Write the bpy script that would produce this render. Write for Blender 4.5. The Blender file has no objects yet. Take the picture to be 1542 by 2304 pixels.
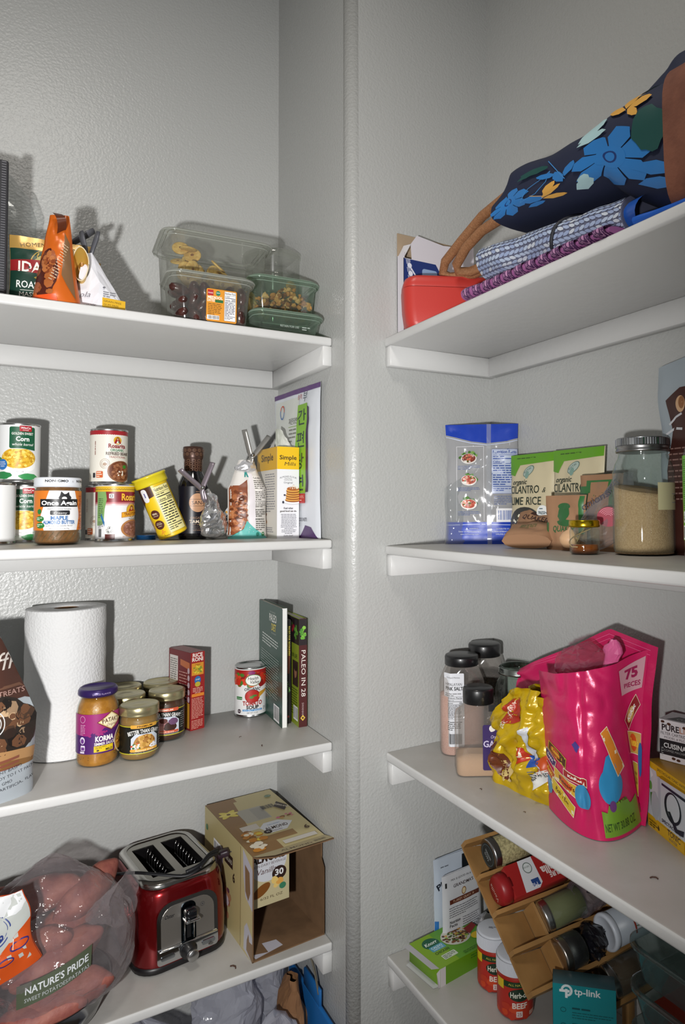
import bpy, bmesh, math, random
from mathutils import Vector, Matrix, noise
R = math.radians; sin = math.sin; cos = math.cos; PI = math.pi
scene = bpy.context.scene
col = scene.collection
# ------------------------------------------------ camera, light, exposure
cam_d = bpy.data.cameras.new('camera'); cam = bpy.data.objects.new('camera', cam_d); col.objects.link(cam)
YAW, PITCH, ROLL, CX, CY, FPX = 0.5436, 0.0426, -0.0062, 940.2, 1081.3, 1539.7
fw0 = Vector((sin(YAW), cos(YAW), 0)); rt0 = Vector((cos(YAW), -sin(YAW), 0)); up0 = Vector((0, 0, 1))
fwd = fw0*cos(PITCH) + up0*sin(PITCH); up1 = rt0.cross(fwd)
rt = rt0*cos(ROLL) + up1*sin(ROLL); up = up1*cos(ROLL) - rt0*sin(ROLL)
cam.matrix_world = Matrix(((rt.x, up.x, -fwd.x, -0.5332), (rt.y, up.y, -fwd.y, -1.1935), (rt.z, up.z, -fwd.z, 1.3549), (0, 0, 0, 1)))
cam_d.sensor_fit = 'VERTICAL'; cam_d.sensor_height = 36; cam_d.sensor_width = 24
cam_d.lens = FPX*36/2304; cam_d.shift_x = (771-CX)/2304; cam_d.shift_y = (CY-1152)/2304
cam_d.clip_start = 0.05
scene.camera = cam
scene.cycles.transparent_max_bounces = 48
world = bpy.data.worlds.new('world'); scene.world = world; world.use_nodes = True
world.node_tree.nodes['Background'].inputs[0].default_value = (0.93, 0.96, 1.0, 1)
world.node_tree.nodes['Background'].inputs[1].default_value = 0.27
def lamp(name, kind, loc, energy, size, colr=(1, 1, 1), target=None):
    d = bpy.data.lights.new(name, kind); d.energy = energy; d.color = colr
    if kind == 'AREA': d.shape = 'DISK'; d.size = size
    else: d.shadow_soft_size = size
    o = bpy.data.objects.new(name, d); col.objects.link(o); o.location = loc
    if target: o.rotation_euler = (Vector(target)-Vector(loc)).to_track_quat('-Z', 'Y').to_euler()
    return o
fl = lamp('camera_flash', 'SPOT', (-0.75, -1.19, 1.24), 86.0, 0.024, (1, 0.99, 0.975), (-0.36, .3, 1.34)); fl.data.spot_size = R(112); fl.data.spot_blend = 1.0
lamp('overhead_fill', 'AREA', (-0.5, -0.75, 2.6), 7.0, 0.3, (1, 0.95, 0.88), (-0.5, -0.7, 0))  # unseen overhead fill, added to brighten the upper walls
vs = scene.view_settings
vs.view_transform = 'Standard'; vs.look = 'None'; vs.exposure = 0.0; vs.gamma = 1.0; vs.use_curve_mapping = False
# ------------------------------------------------ materials
def lin(h):
    h = h.lstrip('#'); out = []
    for i in (0, 2, 4):
        c = int(h[i:i+2], 16)/255
        out.append(c/12.92 if c <= .04045 else ((c+.055)/1.055)**2.4)
    return (*out, 1)
_m = {}
def mat(h, rough=.5, metal=0, spec=.5, bump=0, bscale=300, alpha=1, coat=0, var=None, vscale=60, sss=0):
    key = (h, rough, metal, spec, bump, bscale, alpha, coat, var, vscale, sss)
    if key in _m: return _m[key]
    m = bpy.data.materials.new('finish'); m.use_nodes = True; nt = m.node_tree; b = nt.nodes['Principled BSDF']
    b.inputs['Base Color'].default_value = lin(h); b.inputs['Roughness'].default_value = rough
    b.inputs['Metallic'].default_value = metal; b.inputs['Specular IOR Level'].default_value = spec
    b.inputs['Coat Weight'].default_value = coat; b.inputs['Coat Roughness'].default_value = .08
    if bump or var:
        tc = nt.nodes.new('ShaderNodeTexCoord')
        n = nt.nodes.new('ShaderNodeTexNoise'); n.inputs['Scale'].default_value = bscale; n.inputs['Detail'].default_value = 3
        nt.links.new(tc.outputs['Object'], n.inputs['Vector'])
        if bump:
            bp = nt.nodes.new('ShaderNodeBump'); bp.inputs['Strength'].default_value = 1; bp.inputs['Distance'].default_value = bump
            nt.links.new(n.outputs['Fac'], bp.inputs['Height']); nt.links.new(bp.outputs[0], b.inputs['Normal'])
        if var:
            n2 = nt.nodes.new('ShaderNodeTexNoise'); n2.inputs['Scale'].default_value = vscale; n2.inputs['Detail'].default_value = 4
            nt.links.new(tc.outputs['Object'], n2.inputs['Vector'])
            rp = nt.nodes.new('ShaderNodeValToRGB'); rp.color_ramp.elements[0].position = .38; rp.color_ramp.elements[1].position = .62
            rp.color_ramp.elements[0].color = lin(h); rp.color_ramp.elements[1].color = lin(var)
            nt.links.new(n2.outputs['Fac'], rp.inputs[0]); nt.links.new(rp.outputs[0], b.inputs['Base Color'])
    _m[key] = m; return m
def film(tint='ffffff', haze=.12, hazec='ffffff', rough=.08, edge=.5, bump=0, bscale=60):
    key = ('film', tint, haze, hazec, rough, edge, bump, bscale)
    if key in _m: return _m[key]
    m = bpy.data.materials.new('clear_film'); m.use_nodes = True; nt = m.node_tree; nt.nodes.clear(); N = nt.nodes.new; L = nt.links.new
    out = N('ShaderNodeOutputMaterial'); tr = N('ShaderNodeBsdfTransparent'); tr.inputs[0].default_value = lin(tint)
    df = N('ShaderNodeBsdfDiffuse'); df.inputs[0].default_value = lin(hazec)
    tl = N('ShaderNodeBsdfTranslucent'); tl.inputs[0].default_value = lin(hazec)
    md = N('ShaderNodeMixShader'); md.inputs[0].default_value = .4; L(df.outputs[0], md.inputs[1]); L(tl.outputs[0], md.inputs[2])
    gl = N('ShaderNodeBsdfGlossy'); gl.inputs['Roughness'].default_value = rough
    lw = N('ShaderNodeLayerWeight'); lw.inputs[0].default_value = .5
    ma = N('ShaderNodeMath'); ma.operation = 'MULTIPLY_ADD'; ma.inputs[1].default_value = edge; ma.inputs[2].default_value = haze; ma.use_clamp = True
    pw = N('ShaderNodeMath'); pw.operation = 'POWER'; pw.inputs[1].default_value = 2.5; L(lw.outputs['Facing'], pw.inputs[0]); L(pw.outputs[0], ma.inputs[0])
    m1 = N('ShaderNodeMixShader'); L(ma.outputs[0], m1.inputs[0]); L(tr.outputs[0], m1.inputs[1]); L(md.outputs[0], m1.inputs[2])
    fr = N('ShaderNodeLayerWeight'); fr.inputs[0].default_value = .5
    fp = N('ShaderNodeMath'); fp.operation = 'POWER'; fp.inputs[1].default_value = 4.5; L(fr.outputs['Facing'], fp.inputs[0])
    fq = N('ShaderNodeMath'); fq.operation = 'MULTIPLY_ADD'; fq.inputs[1].default_value = .55; fq.inputs[2].default_value = .045; L(fp.outputs[0], fq.inputs[0])
    m2 = N('ShaderNodeMixShader'); L(fq.outputs[0], m2.inputs[0]); L(m1.outputs[0], m2.inputs[1]); L(gl.outputs[0], m2.inputs[2])
    if bump:
        tc = N('ShaderNodeTexCoord'); n = N('ShaderNodeTexNoise'); n.inputs['Scale'].default_value = bscale; n.inputs['Detail'].default_value = 3
        L(tc.outputs['Object'], n.inputs['Vector']); bp = N('ShaderNodeBump'); bp.inputs['Distance'].default_value = bump
        L(n.outputs['Fac'], bp.inputs['Height']); L(bp.outputs[0], gl.inputs['Normal']); L(bp.outputs[0], fr.inputs['Normal']); L(bp.outputs[0], lw.inputs['Normal'])
    L(m2.outputs[0], out.inputs[0]); _m[key] = m; return m
STEEL = mat('c8c8c8', .22, 1); CHROME = mat('d8dadc', .07, 1); DSTEEL = mat('9a9a9a', .3, 1)
GLASS = film('f4faf6', .0, 'dfe8e4', .03, .22)
PAINT = mat('cfcfce', .35, bump=.0004, bscale=60)
def P(h): return mat(h, .38)            # printed ink on card, paper or film
# ------------------------------------------------ text and flat artwork, in millimetres
_t = {}
def glyphs(s, b=0):
    k = (s, b)
    if k not in _t:
        c = bpy.data.curves.new('t', 'FONT'); c.body = s; c.size = 1; c.resolution_u = 2; c.offset = b
        o = bpy.data.objects.new('t', c); me = bpy.data.meshes.new_from_object(o)
        v = [(p.co.x, p.co.y) for p in me.vertices]; f = [tuple(q.vertices) for q in me.polygons]
        bpy.data.meshes.remove(me); bpy.data.objects.remove(o); bpy.data.curves.remove(c)
        if not v: v = [(0, 0)]; f = []
        _t[k] = (v, f)
    return _t[k]
_hc = glyphs('H'); CAP = max(p[1] for p in _hc[0])
class Art:
    def __init__(s, clip=None): s.it = []; s.clip = clip; s.rnd = random.Random(5); s.z = 0
    def put(s, v, f, c, dz=1): s.z += dz; s.it.append((v, f, c, s.z)); return s
    def poly(s, pts, c): return s.put(list(pts), [tuple(range(len(pts)))], c)
    def rect(s, x, y, w, h, c): return s.poly([(x, y), (x+w, y), (x+w, y+h), (x, y+h)], c)
    def ell(s, x, y, rx, ry, c, n=28, rot=0):
        return s.poly([(x+cos(2*PI*i/n)*rx*cos(rot)-sin(2*PI*i/n)*ry*sin(rot), y+cos(2*PI*i/n)*rx*sin(rot)+sin(2*PI*i/n)*ry*cos(rot)) for i in range(n)], c)
    def blob(s, x, y, rx, ry, c, seed=1, n=18, k=.2):
        r = random.Random(seed); return s.poly([(x+cos(2*PI*i/n)*rx*(1-k*r.random()), y+sin(2*PI*i/n)*ry*(1-k*r.random())) for i in range(n)], c)
    def rr(s, x, y, w, h, r, c):
        pts = []
        for cx, cy, a in ((x+w-r, y+r, -90), (x+w-r, y+h-r, 0), (x+r, y+h-r, 90), (x+r, y+r, 180)):
            pts += [(cx+r*cos(R(a+q)), cy+r*sin(R(a+q))) for q in (0, 22, 45, 68, 90)]
        return s.poly(pts, c)
    def line(s, pts, w, c):
        v = []; f = []
        for (a, b), (d, e) in zip(pts, pts[1:]):
            l = math.hypot(d-a, e-b) or 1; nx, ny = -(e-b)/l*w/2, (d-a)/l*w/2; k = len(v)
            v += [(a+nx, b+ny), (a-nx, b-ny), (d-nx, e-ny), (d+nx, e+ny)]; f.append((k, k+1, k+2, k+3))
        return s.put(v, f, c)
    def ring(s, x, y, rx, ry, w, c, n=24, a0=0, a1=360):
        return s.line([(x+rx*cos(R(a0+(a1-a0)*i/n)), y+ry*sin(R(a0+(a1-a0)*i/n))) for i in range(n+1)], w, c)
    def text(s, t, x, y, h, c, w=None, al='c', rot=0, b=.0, sh=0, arc=0):
        v, f = glyphs(t, b); k = h/CAP; x0 = min(p[0] for p in v); x1 = max(p[0] for p in v)
        kx = k if w is None else w/max(x1-x0, 1e-6); W = (x1-x0)*kx
        ox = {'c': -W/2, 'l': 0, 'r': -W}[al]; out = []
        for p in v:
            px = (p[0]-x0)*kx+ox; py = p[1]*k; px += sh*py
            if arc: a = px/arc; px, py = (arc+py)*sin(a), (arc+py)*cos(a)-arc
            out.append((x+px*cos(rot)-py*sin(rot), y+px*sin(rot)+py*cos(rot)))
        return s.put(out, f, c)
    def lines(s, x, y, w, n, pitch, c, th=None, al='l', rot=0, fill=.9):
        th = th or pitch*.42; v = []; f = []
        for i in range(n):
            yy = -i*pitch; L = w*(fill+(1-fill)*s.rnd.random()) if i < n-1 else w*.55
            xx = 0 if al == 'l' else (w-L)/2; end = xx+L
            while xx < end-th:
                d = min(th*s.rnd.uniform(2, 6.5), end-xx); k = len(v)
                for a, b_ in ((xx, yy), (xx+d, yy), (xx+d, yy+th), (xx, yy+th)): v.append((x+a*cos(rot)-b_*sin(rot), y+a*sin(rot)+b_*cos(rot)))
                f.append((k, k+1, k+2, k+3)); xx += d+th*.9
        return s.put(v, f, c)
    def bars(s, x, y, w, h, c='202020', bg='f4f4f4'):
        if bg: s.rect(x-w*.08, y-h*.15, w*1.16, h*1.25, bg)
        xx = x
        v = []; f = []
        while xx < x+w:
            d = w*s.rnd.choice((.015, .03, .045)); k = len(v); v += [(xx, y), (xx+d, y), (xx+d, y+h), (xx, y+h)]; f.append((k, k+1, k+2, k+3)); xx += d+w*s.rnd.choice((.015, .025, .04))
        return s.put(v, f, c)
    def nutri(s, x, y, w, h, c='222222', bg='f2f2ee', head='Nutrition Facts'):
        if bg: s.rect(x, y, w, h, c); s.rect(x+.35, y+.35, w-.7, h-.7, bg)
        s.text(head, x+w/2, y+h-h*.10, h*.07, c, w=w*.9, b=.02)
        s.rect(x+w*.05, y+h*.86, w*.9, h*.008, c); s.lines(x+w*.05, y+h*.82, w*.9, 1, h*.04, c)
        s.rect(x+w*.05, y+h*.77, w*.9, h*.02, c); s.text('Calories', x+w*.05, y+h*.69, h*.045, c, w=w*.45, al='l', b=.02); s.text('200', x+w*.95, y+h*.69, h*.06, c, al='r', b=.02)
        s.rect(x+w*.05, y+h*.665, w*.9, h*.012, c); s.lines(x+w*.05, y+h*.61, w*.88, 9, h*.052, c); s.rect(x+w*.05, y+h*.15, w*.9, h*.015, c); s.lines(x+w*.05, y+h*.1, w*.85, 2, h*.04, c)
        return s
    def scat(s, x, y, rx, ry, cs, n, r0, r1, seed=1, k=.25):
        r = random.Random(seed); z0 = s.z+1
        for i in range(n):
            a = r.random()*2*PI; q = math.sqrt(r.random()); z = r.uniform(r0, r1)
            s.z = z0+(i % 20)*.3-1; s.blob(x+q*rx*cos(a), y+q*ry*sin(a), z, z*r.uniform(.6, 1), r.choice(cs), seed*99+i, 7, k)
        s.z = z0+6; return s
# ------------------------------------------------ mesh builder (metres)
class MB:
    def __init__(s): s.v = []; s.f = []; s.m = []; s.sm = []; s.mats = []
    def mi(s, m):
        if isinstance(m, str): m = P(m)
        if m not in s.mats: s.mats.append(m)
        return s.mats.index(m)
    def add(s, v, f, m, sm=False):
        k = len(s.v); i = s.mi(m); s.v += [tuple(p) for p in v]; s.f += [tuple(a+k for a in q) for q in f]
        s.m += [i]*len(f); s.sm += [sm]*len(f); return s
    def grid(s, fn, nu, nv, m, sm=True, mf=None):
        v = [fn(i/nu, j/nv) for j in range(nv+1) for i in range(nu+1)]; w = nu+1
        for j in range(nv):
            pass
        f = [(j*w+i, j*w+i+1, (j+1)*w+i+1, (j+1)*w+i) for j in range(nv) for i in range(nu)]
        k = len(s.v); s.v += [tuple(p) for p in v]
        for n, q in enumerate(f):
            s.f.append(tuple(a+k for a in q)); s.m.append(s.mi(mf(n % nu, n//nu) if mf else m)); s.sm.append(sm)
        return s
    def lathe(s, prof, m, seg=48, c=(0, 0, 0), sm=True, M=None, sx=1, sy=1):
        v = []; f = []; n = len(prof)
        for r, z in prof:
            for i in range(seg):
                a = 2*PI*i/seg; p = Vector((c[0]+r*cos(a)*sx, c[1]+r*sin(a)*sy, c[2]+z)); v.append(M @ p if M else p)
        for j in range(n-1):
            for i in range(seg): f.append((j*seg+i, j*seg+(i+1) % seg, (j+1)*seg+(i+1) % seg, (j+1)*seg+i))
        if prof[0][0] > 1e-5: f.append(tuple(range(seg-1, -1, -1)))
        if prof[-1][0] > 1e-5: f.append(tuple(range((n-1)*seg, n*seg)))
        k = len(s.v); i = s.mi(m); s.v += [tuple(p) for p in v]
        for q in f: s.f.append(tuple(a+k for a in q)); s.m.append(i); s.sm.append(sm and len(q) == 4)
        return s
    def open_lathe(s, prof, m, seg=48, c=(0, 0, 0), M=None):
        v = []; f = []; n = len(prof)
        for r, z in prof:
            for i in range(seg):
                a = 2*PI*i/seg; p = Vector((c[0]+r*cos(a), c[1]+r*sin(a), c[2]+z)); v.append(M @ p if M else p)
        for j in range(n-1):
            for i in range(seg): f.append((j*seg+i, j*seg+(i+1) % seg, (j+1)*seg+(i+1) % seg, (j+1)*seg+i))
        return s.add(v, f, m, True)
    def box(s, x0, y0, z0, x1, y1, z1, m, bev=0, seg=2, M=None):
        bm = bmesh.new(); bmesh.ops.create_cube(bm, size=1)
        for v in bm.verts: v.co = Vector((x0+(v.co.x+.5)*(x1-x0), y0+(v.co.y+.5)*(y1-y0), z0+(v.co.z+.5)*(z1-z0)))
        if bev: bmesh.ops.bevel(bm, geom=list(bm.edges), offset=bev, segments=seg, affect='EDGES', profile=.5)
        return s.frombm(bm, m, bool(bev), M)
    def frombm(s, bm, m, sm=False, M=None):
        bm.verts.index_update(); s.add([(M @ v.co) if M else v.co.copy() for v in bm.verts], [tuple(v.index for v in f.verts) for f in bm.faces], m, sm); bm.free(); return s
    def tube(s, pts, r, m, seg=10, sq=1):
        pts = [Vector(p) for p in pts]; v = []; f = []; n = len(pts); pn = None
        for i, p in enumerate(pts):
            t = (pts[min(i+1, n-1)]-pts[max(i-1, 0)]).normalized()
            if pn is None: pn = t.orthogonal().normalized()
            pn = (pn-t*pn.dot(t)).normalized(); b = t.cross(pn); rr = r(i/(n-1)) if callable(r) else r
            for k in range(seg): a = 2*PI*k/seg; v.append(p+pn*rr*cos(a)+b*rr*sq*sin(a))
        for i in range(n-1):
            for k in range(seg): f.append((i*seg+k, i*seg+(k+1) % seg, (i+1)*seg+(k+1) % seg, (i+1)*seg+k))
        f.append(tuple(range(seg-1, -1, -1))); f.append(tuple(range((n-1)*seg, n*seg)))
        return s.add(v, f, m, True)
    def art(s, A, fn, sub=None, suby=None, o0=.00015, st=.00005):
        """lay flat artwork (mm) on a surface fn(u,v,height)->point, cutting it finely enough to bend"""
        bm = bmesh.new(); mats = []
        for v, f, c, li in A.it:
            c = c if not isinstance(c, str) else P(c)
            if c not in mats: mats.append(c)
            bv = [bm.verts.new((x, y, li)) for x, y in v]; k = mats.index(c)
            for q in f:
                try: fc = bm.faces.new([bv[a] for a in q]); fc.material_index = k
                except ValueError: pass
        bmesh.ops.triangulate(bm, faces=[f for f in bm.faces if len(f.verts) > 4])
        def cut(co, no, out=False):
            g = list(bm.verts)+list(bm.edges)+list(bm.faces); bmesh.ops.bisect_plane(bm, geom=g, plane_co=co, plane_no=no, dist=1e-5, clear_outer=out)
        if A.clip:
            x0, y0, x1, y1 = A.clip
            cut((x0, 0, 0), (-1, 0, 0), True); cut((x1, 0, 0), (1, 0, 0), True); cut((0, y0, 0), (0, -1, 0), True); cut((0, y1, 0), (0, 1, 0), True)
        if bm.verts:
            xs = [v.co.x for v in bm.verts]; ys = [v.co.y for v in bm.verts]
            for st_, lo, hi, ax in ((sub, min(xs), max(xs), 0), (suby, min(ys), max(ys), 1)):
                if st_:
                    k = math.ceil(lo/st_)
                    while k*st_ < hi:
                        cut((k*st_, 0, 0) if ax == 0 else (0, k*st_, 0), (1, 0, 0) if ax == 0 else (0, 1, 0)); k += 1
        bm.verts.index_update(); k0 = len(s.v)
        for v in bm.verts: s.v.append(tuple(fn(v.co.x/1000, v.co.y/1000, o0+st*v.co.z)))
        for f in bm.faces: s.f.append(tuple(v.index+k0 for v in f.verts)); s.m.append(s.mi(mats[f.material_index])); s.sm.append(sub is not None)
        bm.free(); return s
    def obj(s, name, parent=None, label=None):
        me = bpy.data.meshes.new(name); me.from_pydata(s.v, [], s.f)
        for m in s.mats: me.materials.append(m)
        me.polygons.foreach_set('material_index', s.m); me.polygons.foreach_set('use_smooth', s.sm)
        me.validate(); me.update()
        o = bpy.data.objects.new(name, me); col.objects.link(o)
        if parent: o.parent = parent
        if label: o['label'] = label
        return o
def tag(o, label, cat, group=None):
    o['label'] = label; o['category'] = cat
    if group: o['group'] = group
    return o
def thing(name, label, cat, loc, rz=0, group=None, rx=0, ry=0):
    o = bpy.data.objects.new(name, None); col.objects.link(o); o.empty_display_size = .02
    o.location = loc; o.rotation_euler = (R(rx), R(ry), R(rz)); return tag(o, label, cat, group)
def struct(o): o['kind'] = 'structure'; return o
# surface maps, all taking metres
def cyl(r, a0=0, c=(0, 0)):
    return lambda u, v, h: (c[0]+(r+h)*sin(u/r+a0), c[1]-(r+h)*cos(u/r+a0), v)
def face(o, ud, vd):
    o = Vector(o); ud = Vector(ud).normalized(); vd = Vector(vd).normalized(); n = ud.cross(vd)
    return lambda u, v, h: o+ud*u+vd*v+n*h
def nz(x, y, z, s): return noise.noise(Vector((x*s, y*s, z*s)))
def crease(x, y, seed, s): return abs(noise.noise(Vector((x*s+seed, y*s-seed, seed*1.7))))
class Pouch:
    """a filled bag: front and back sheets meeting at the side seals; W,H,T in metres"""
    def __init__(s, W, H, T, seed=1, wr=.0015, ws=22, topT=0, botT=1, topf=None, topb=None, taper=0, warp=None, p=2.2, lean=0, side=None, gam=.75):
        s.__dict__.update(locals()); s.topf = topf or (lambda u: 1); s.topb = topb or s.topf
    def pt(s, u, t, h, sgn):
        """u in -1..1, t 0..1 (height fraction), h outward"""
        th = s.T/2*max(0, 1-abs(u)**s.p)**.5*((s.botT*(1-t)**2+1*2*t*(1-t)*1.25+s.topT*t*t) if 1 else 1)
        th = max(th, .0006*(1-abs(u)))
        top = s.H*(s.topf(u) if sgn < 0 else s.topb(u))
        w = s.W/2*(1-s.taper*t)*(1-.06*s.gam*(1-abs(2*t-1)**2))
        x = u*w; z = t*top
        q = (1-abs(u)**8)
        wv = s.wr*(crease(x, z, s.seed+sgn*3, s.ws)*1.7+crease(x+.3, z, s.seed+sgn, s.ws*2.1)*1.0+nz(x, z, s.seed+sgn, s.ws*2.3)*.2-.45)*q*min(1, t*8+.2)
        y = sgn*(th+wv+h)
        x += s.wr*1.2*nz(z, 0, s.seed, 20)*abs(u)**3
        v = Vector((x, y+s.lean*z, z)); return s.warp(v) if s.warp else v
    def front(s, u, v, h):
        a = max(-1, min(1, u/(s.W/2))); return s.pt(a, max(0, min(1, v/s.H/min(1, s.topf(a)))), h, -1)
    def back(s, u, v, h): return s.pt(max(-1, min(1, -u/(s.W/2))), max(0, min(1, v/s.H)), h, 1)
    def mesh(s, mb, mf, mbk=None, nu=28, nv=36):
        mb.grid(lambda a, b: s.pt(2*a-1, b, 0, -1), nu, nv, mf)
        mb.grid(lambda a, b: s.pt(1-2*a, b, 0, 1), nu, nv, mbk or mf)
        mb.grid(lambda a, b: (s.pt(2*a-1, 0, 0, -1) if b == 0 else s.pt(2*a-1, 0, 0, 1)), nu, 1, mbk or mf)
        return mb
# ------------------------------------------------ room
Z = [1.6855, 1.2995, .9223, .5589]; ZR = [1.6778, 1.2887, .9117, .5499]
FLOOR, CEIL = .1, 2.75
XR, YB, YW, TH = .323, .3058, -.071, .0165
def wallmat():
    m = mat('b2b3b1', .34, bump=.0009, bscale=215); nt = m.node_tree
    n = [x for x in nt.nodes if x.type == 'TEX_NOISE'][0]; n.inputs['Detail'].default_value = 2.5; n.inputs['Roughness'].default_value = .45
    return m
WALL = wallmat()
mb = MB(); mb.box(-1.5, YB, FLOOR, 0, YB+.1, CEIL, WALL); struct(mb.obj('wall_back'))
mb = MB()
rb = .021; pl = [(0, YB+.1), (0, YW+rb)] + [(rb-rb*cos(R(a)), YW+rb-rb*sin(R(a))) for a in range(0, 91, 10)] + [(XR+.1, YW), (XR+.1, YB+.1)]
n = len(pl); mb.add([(x, y, FLOOR) for x, y in pl]+[(x, y, CEIL) for x, y in pl], [(i, (i+1) % n, (i+1) % n+n, i+n) for i in range(n)]+[tuple(range(n-1, -1, -1)), tuple(range(n, 2*n))], WALL)
for i in range(1, 11): mb.sm[i] = True
struct(mb.obj('wall_corner'))
mb = MB(); mb.box(XR, -2.6, FLOOR, XR+.1, YW, CEIL, WALL); struct(mb.obj('wall_right'))
mb = MB(); mb.box(-1.6, -2.6, FLOOR, -1.5, YB, CEIL, WALL); struct(mb.obj('wall_left'))
mb = MB(); mb.box(-1.6, -2.6, FLOOR-.1, XR+.1, YB+.1, FLOOR, mat('8a7a68', .5, bump=.0005, bscale=40, var='7b6c5c', vscale=8)); struct(mb.obj('floor'))
mb = MB(); mb.box(-1.6, -2.6, CEIL, XR+.1, YB+.1, CEIL+.1, WALL); struct(mb.obj('ceiling'))
ords = ['top', 'second', 'third', 'lowest']
def nose(mb, pts_a, pts_b): pass
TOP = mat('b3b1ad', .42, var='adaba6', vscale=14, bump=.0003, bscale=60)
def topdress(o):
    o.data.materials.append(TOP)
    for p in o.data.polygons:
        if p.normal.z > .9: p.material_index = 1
for i, z in enumerate(Z):
    t = thing('shelf', 'white painted shelf on the left side, %s of the left stack' % ords[i], 'shelf', (0, 0, z))
    mb = MB(); mb.box(-1.5, .0008, -TH, -.0005, YB-.0005, 0, PAINT, .004, 3); topdress(mb.obj('board', t))
    mb = MB(); mb.box(-1.5, YB-.019, -TH-.0385, -.019, YB, -TH, PAINT, .001, 1); mb.obj('back_cleat', t)
    mb = MB(); mb.box(-.019, .004, -TH-.0385, 0, YB, -TH, PAINT, .0012, 1); mb.obj('side_cleat', t)
for i, z in enumerate(ZR):
    t = thing('shelf', 'white painted shelf on the right side, %s of the right stack' % ords[i], 'shelf', (XR, 0, z))
    mb = MB(); mb.box(-.2502, -2.4, -TH, -.0005, YW-.0005, 0, PAINT, .004, 3); topdress(mb.obj('board', t))
    mb = MB(); mb.box(-.019, -2.4, -TH-.0385, 0, YW-.019, -TH, PAINT, .001, 1); mb.obj('back_cleat', t)
    mb = MB(); mb.box(-.247, YW-.019, -TH-.0385, 0, YW, -TH, PAINT, .0012, 1); mb.obj('side_cleat', t)
# ------------------------------------------------ shared builders
def can_body(mb, r, h):
    mb.lathe([(r*.93, .0008), (r*.985, 0), (r, .0015), (r*.985, .0035), (r*.97, .005), (r*.97, h-.005), (r*.985, h-.0035), (r, h-.0015), (r*.985, h), (r*.95, h-.0002), (r*.93, h-.0035), (r*.75, h-.003), (r*.7, h-.0036), (.0001, h-.0034)], STEEL, 56)
def can(loc, r, h, art, label, rz=0, group=None, name='food_can'):
    t = thing(name, label, 'can', loc, rz, group)
    mb = MB(); can_body(mb, r, h); mb.obj('can_body', t)
    mb = MB(); mb.open_lathe([(r*.976, .0052), (r*.976, h-.0052)], 'e8e8e6', 56); mb.art(art, cyl(r*.976), 3); mb.obj('paper_label', t)
    return t
def full(A, r, y0, y1, c): return A.rect(-PI*r*1000, y0, 2*PI*r*1000, y1-y0, c)
def jar_shape(mb, prof, m, seg=56): mb.lathe(prof, m, seg)
def clip(name, loc, rz, label, c='8f9296', s=1.0, tilt=0, cat='clip', group=None, spread=.32):
    """spring clip: two levers crossing at a coil, jaws down"""
    t = thing(name, label, cat, loc, rz, group, ry=tilt); m = mat(c, .35, .6)
    for k in (-1, 1):
        mb = MB(); pts = [(k*.022*s*spread/.32, 0, .045*s), (k*.020*s*spread/.32, 0, .040*s), (k*.006*s, 0, .006*s), (-k*.002*s, 0, -.008*s), (-k*.0025*s, 0, -.022*s), (k*.0005, 0, -.03*s)]
        v = []; w = .006*s
        mb.tube(pts, lambda a: (.0026 if a < .5 else .0018)*s, m, 8, 2.4); mb.obj('lever', t)
    mb = MB(); mb.tube([(0, -.009*s, 0), (0, .009*s, 0)], .0034*s, DSTEEL, 12); mb.obj('spring', t)
    return t
# ------------------------------------------------ second shelf left: cans and jars
z2 = Z[1]
def corn_art(r):
    A = Art(); full(A, r, 5.2, 104, 'e9eaea')
    A.scat(0, 34, 33, 6, ['2f8a4a', '1f6b38', 'f2f2f0'], 30, 4, 9, 3); A.rect(-40, 5.3, 80, 8, 'e4ece4'); A.blob(-22, 12, 17, 7, '2c8048', 4); A.blob(20, 10, 18, 6, '3a9253', 5); A.blob(-30, 34, 8, 12, '2c8048', 6)
    A.ell(2, 30, 30, 14, 'f4f4f2'); A.ell(3, 42, 28, 18, 'd9a92a'); A.scat(3, 42, 26, 17, ['f0cf55', 'e6b93a', 'f6dc74', 'c8921e'], 150, 2, 3.6, 7)
    A.rr(-12, 58, 42, 40, 3, 'f3f3f1'); A.rr(-11, 59, 40, 38, 3, '14583a'); A.poly([(-11, 62), (29, 56), (29, 70), (-11, 70)], '14583a')
    A.rr(4, 89, 19, 10, 1.5, 'b3202c'); A.text('WinCo', 13.5, 93.5, 3.4, 'f6f6f6', b=.02); A.text('FOODS', 13.5, 90.2, 1.9, 'f6f6f6')
    A.text('GOLDEN SWEET', 9, 83, 4, 'f1f1ea', w=33, b=.02); A.text('Corn', 9, 72, 7.6, 'f8f8f4', w=20, b=.03); A.text('whole kernel', 9, 64, 4.6, 'f8f8f4', w=32, sh=.25)
    A.ell(-22, 31, 8.5, 9.5, '2c6fb4'); A.text('PICKED', -22, 34, 2, 'ffffff'); A.text('& PACKED', -22, 30.6, 2, 'ffffff', w=12); A.text('FRESH', -22, 27, 2, 'ffffff')
    A.rr(-2, 15, 7, 7, 1, 'f4f4f4'); A.rr(6, 15, 7, 7, 1, 'f4f4f4'); A.text('70', 1.5, 17, 2.5, '333333'); A.text('10', 9.5, 17, 2.5, '333333')
    return A
can((-.512, .216, z2+.1075), .0338, .104, corn_art(.033), 'tin of golden sweet corn stacked on top of two others at the left', -8, name='corn_can')
can((-.549, .202, z2), .034, .106, corn_art(.033), 'tin of sweet corn at the left edge, mostly white side showing, bottom row', -52, name='corn_can')
can((-.4985, .268, z2), .034, .106, corn_art(.033), 'tin of sweet corn standing behind, beneath the stacked corn tin', -18, name='corn_can')
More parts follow.
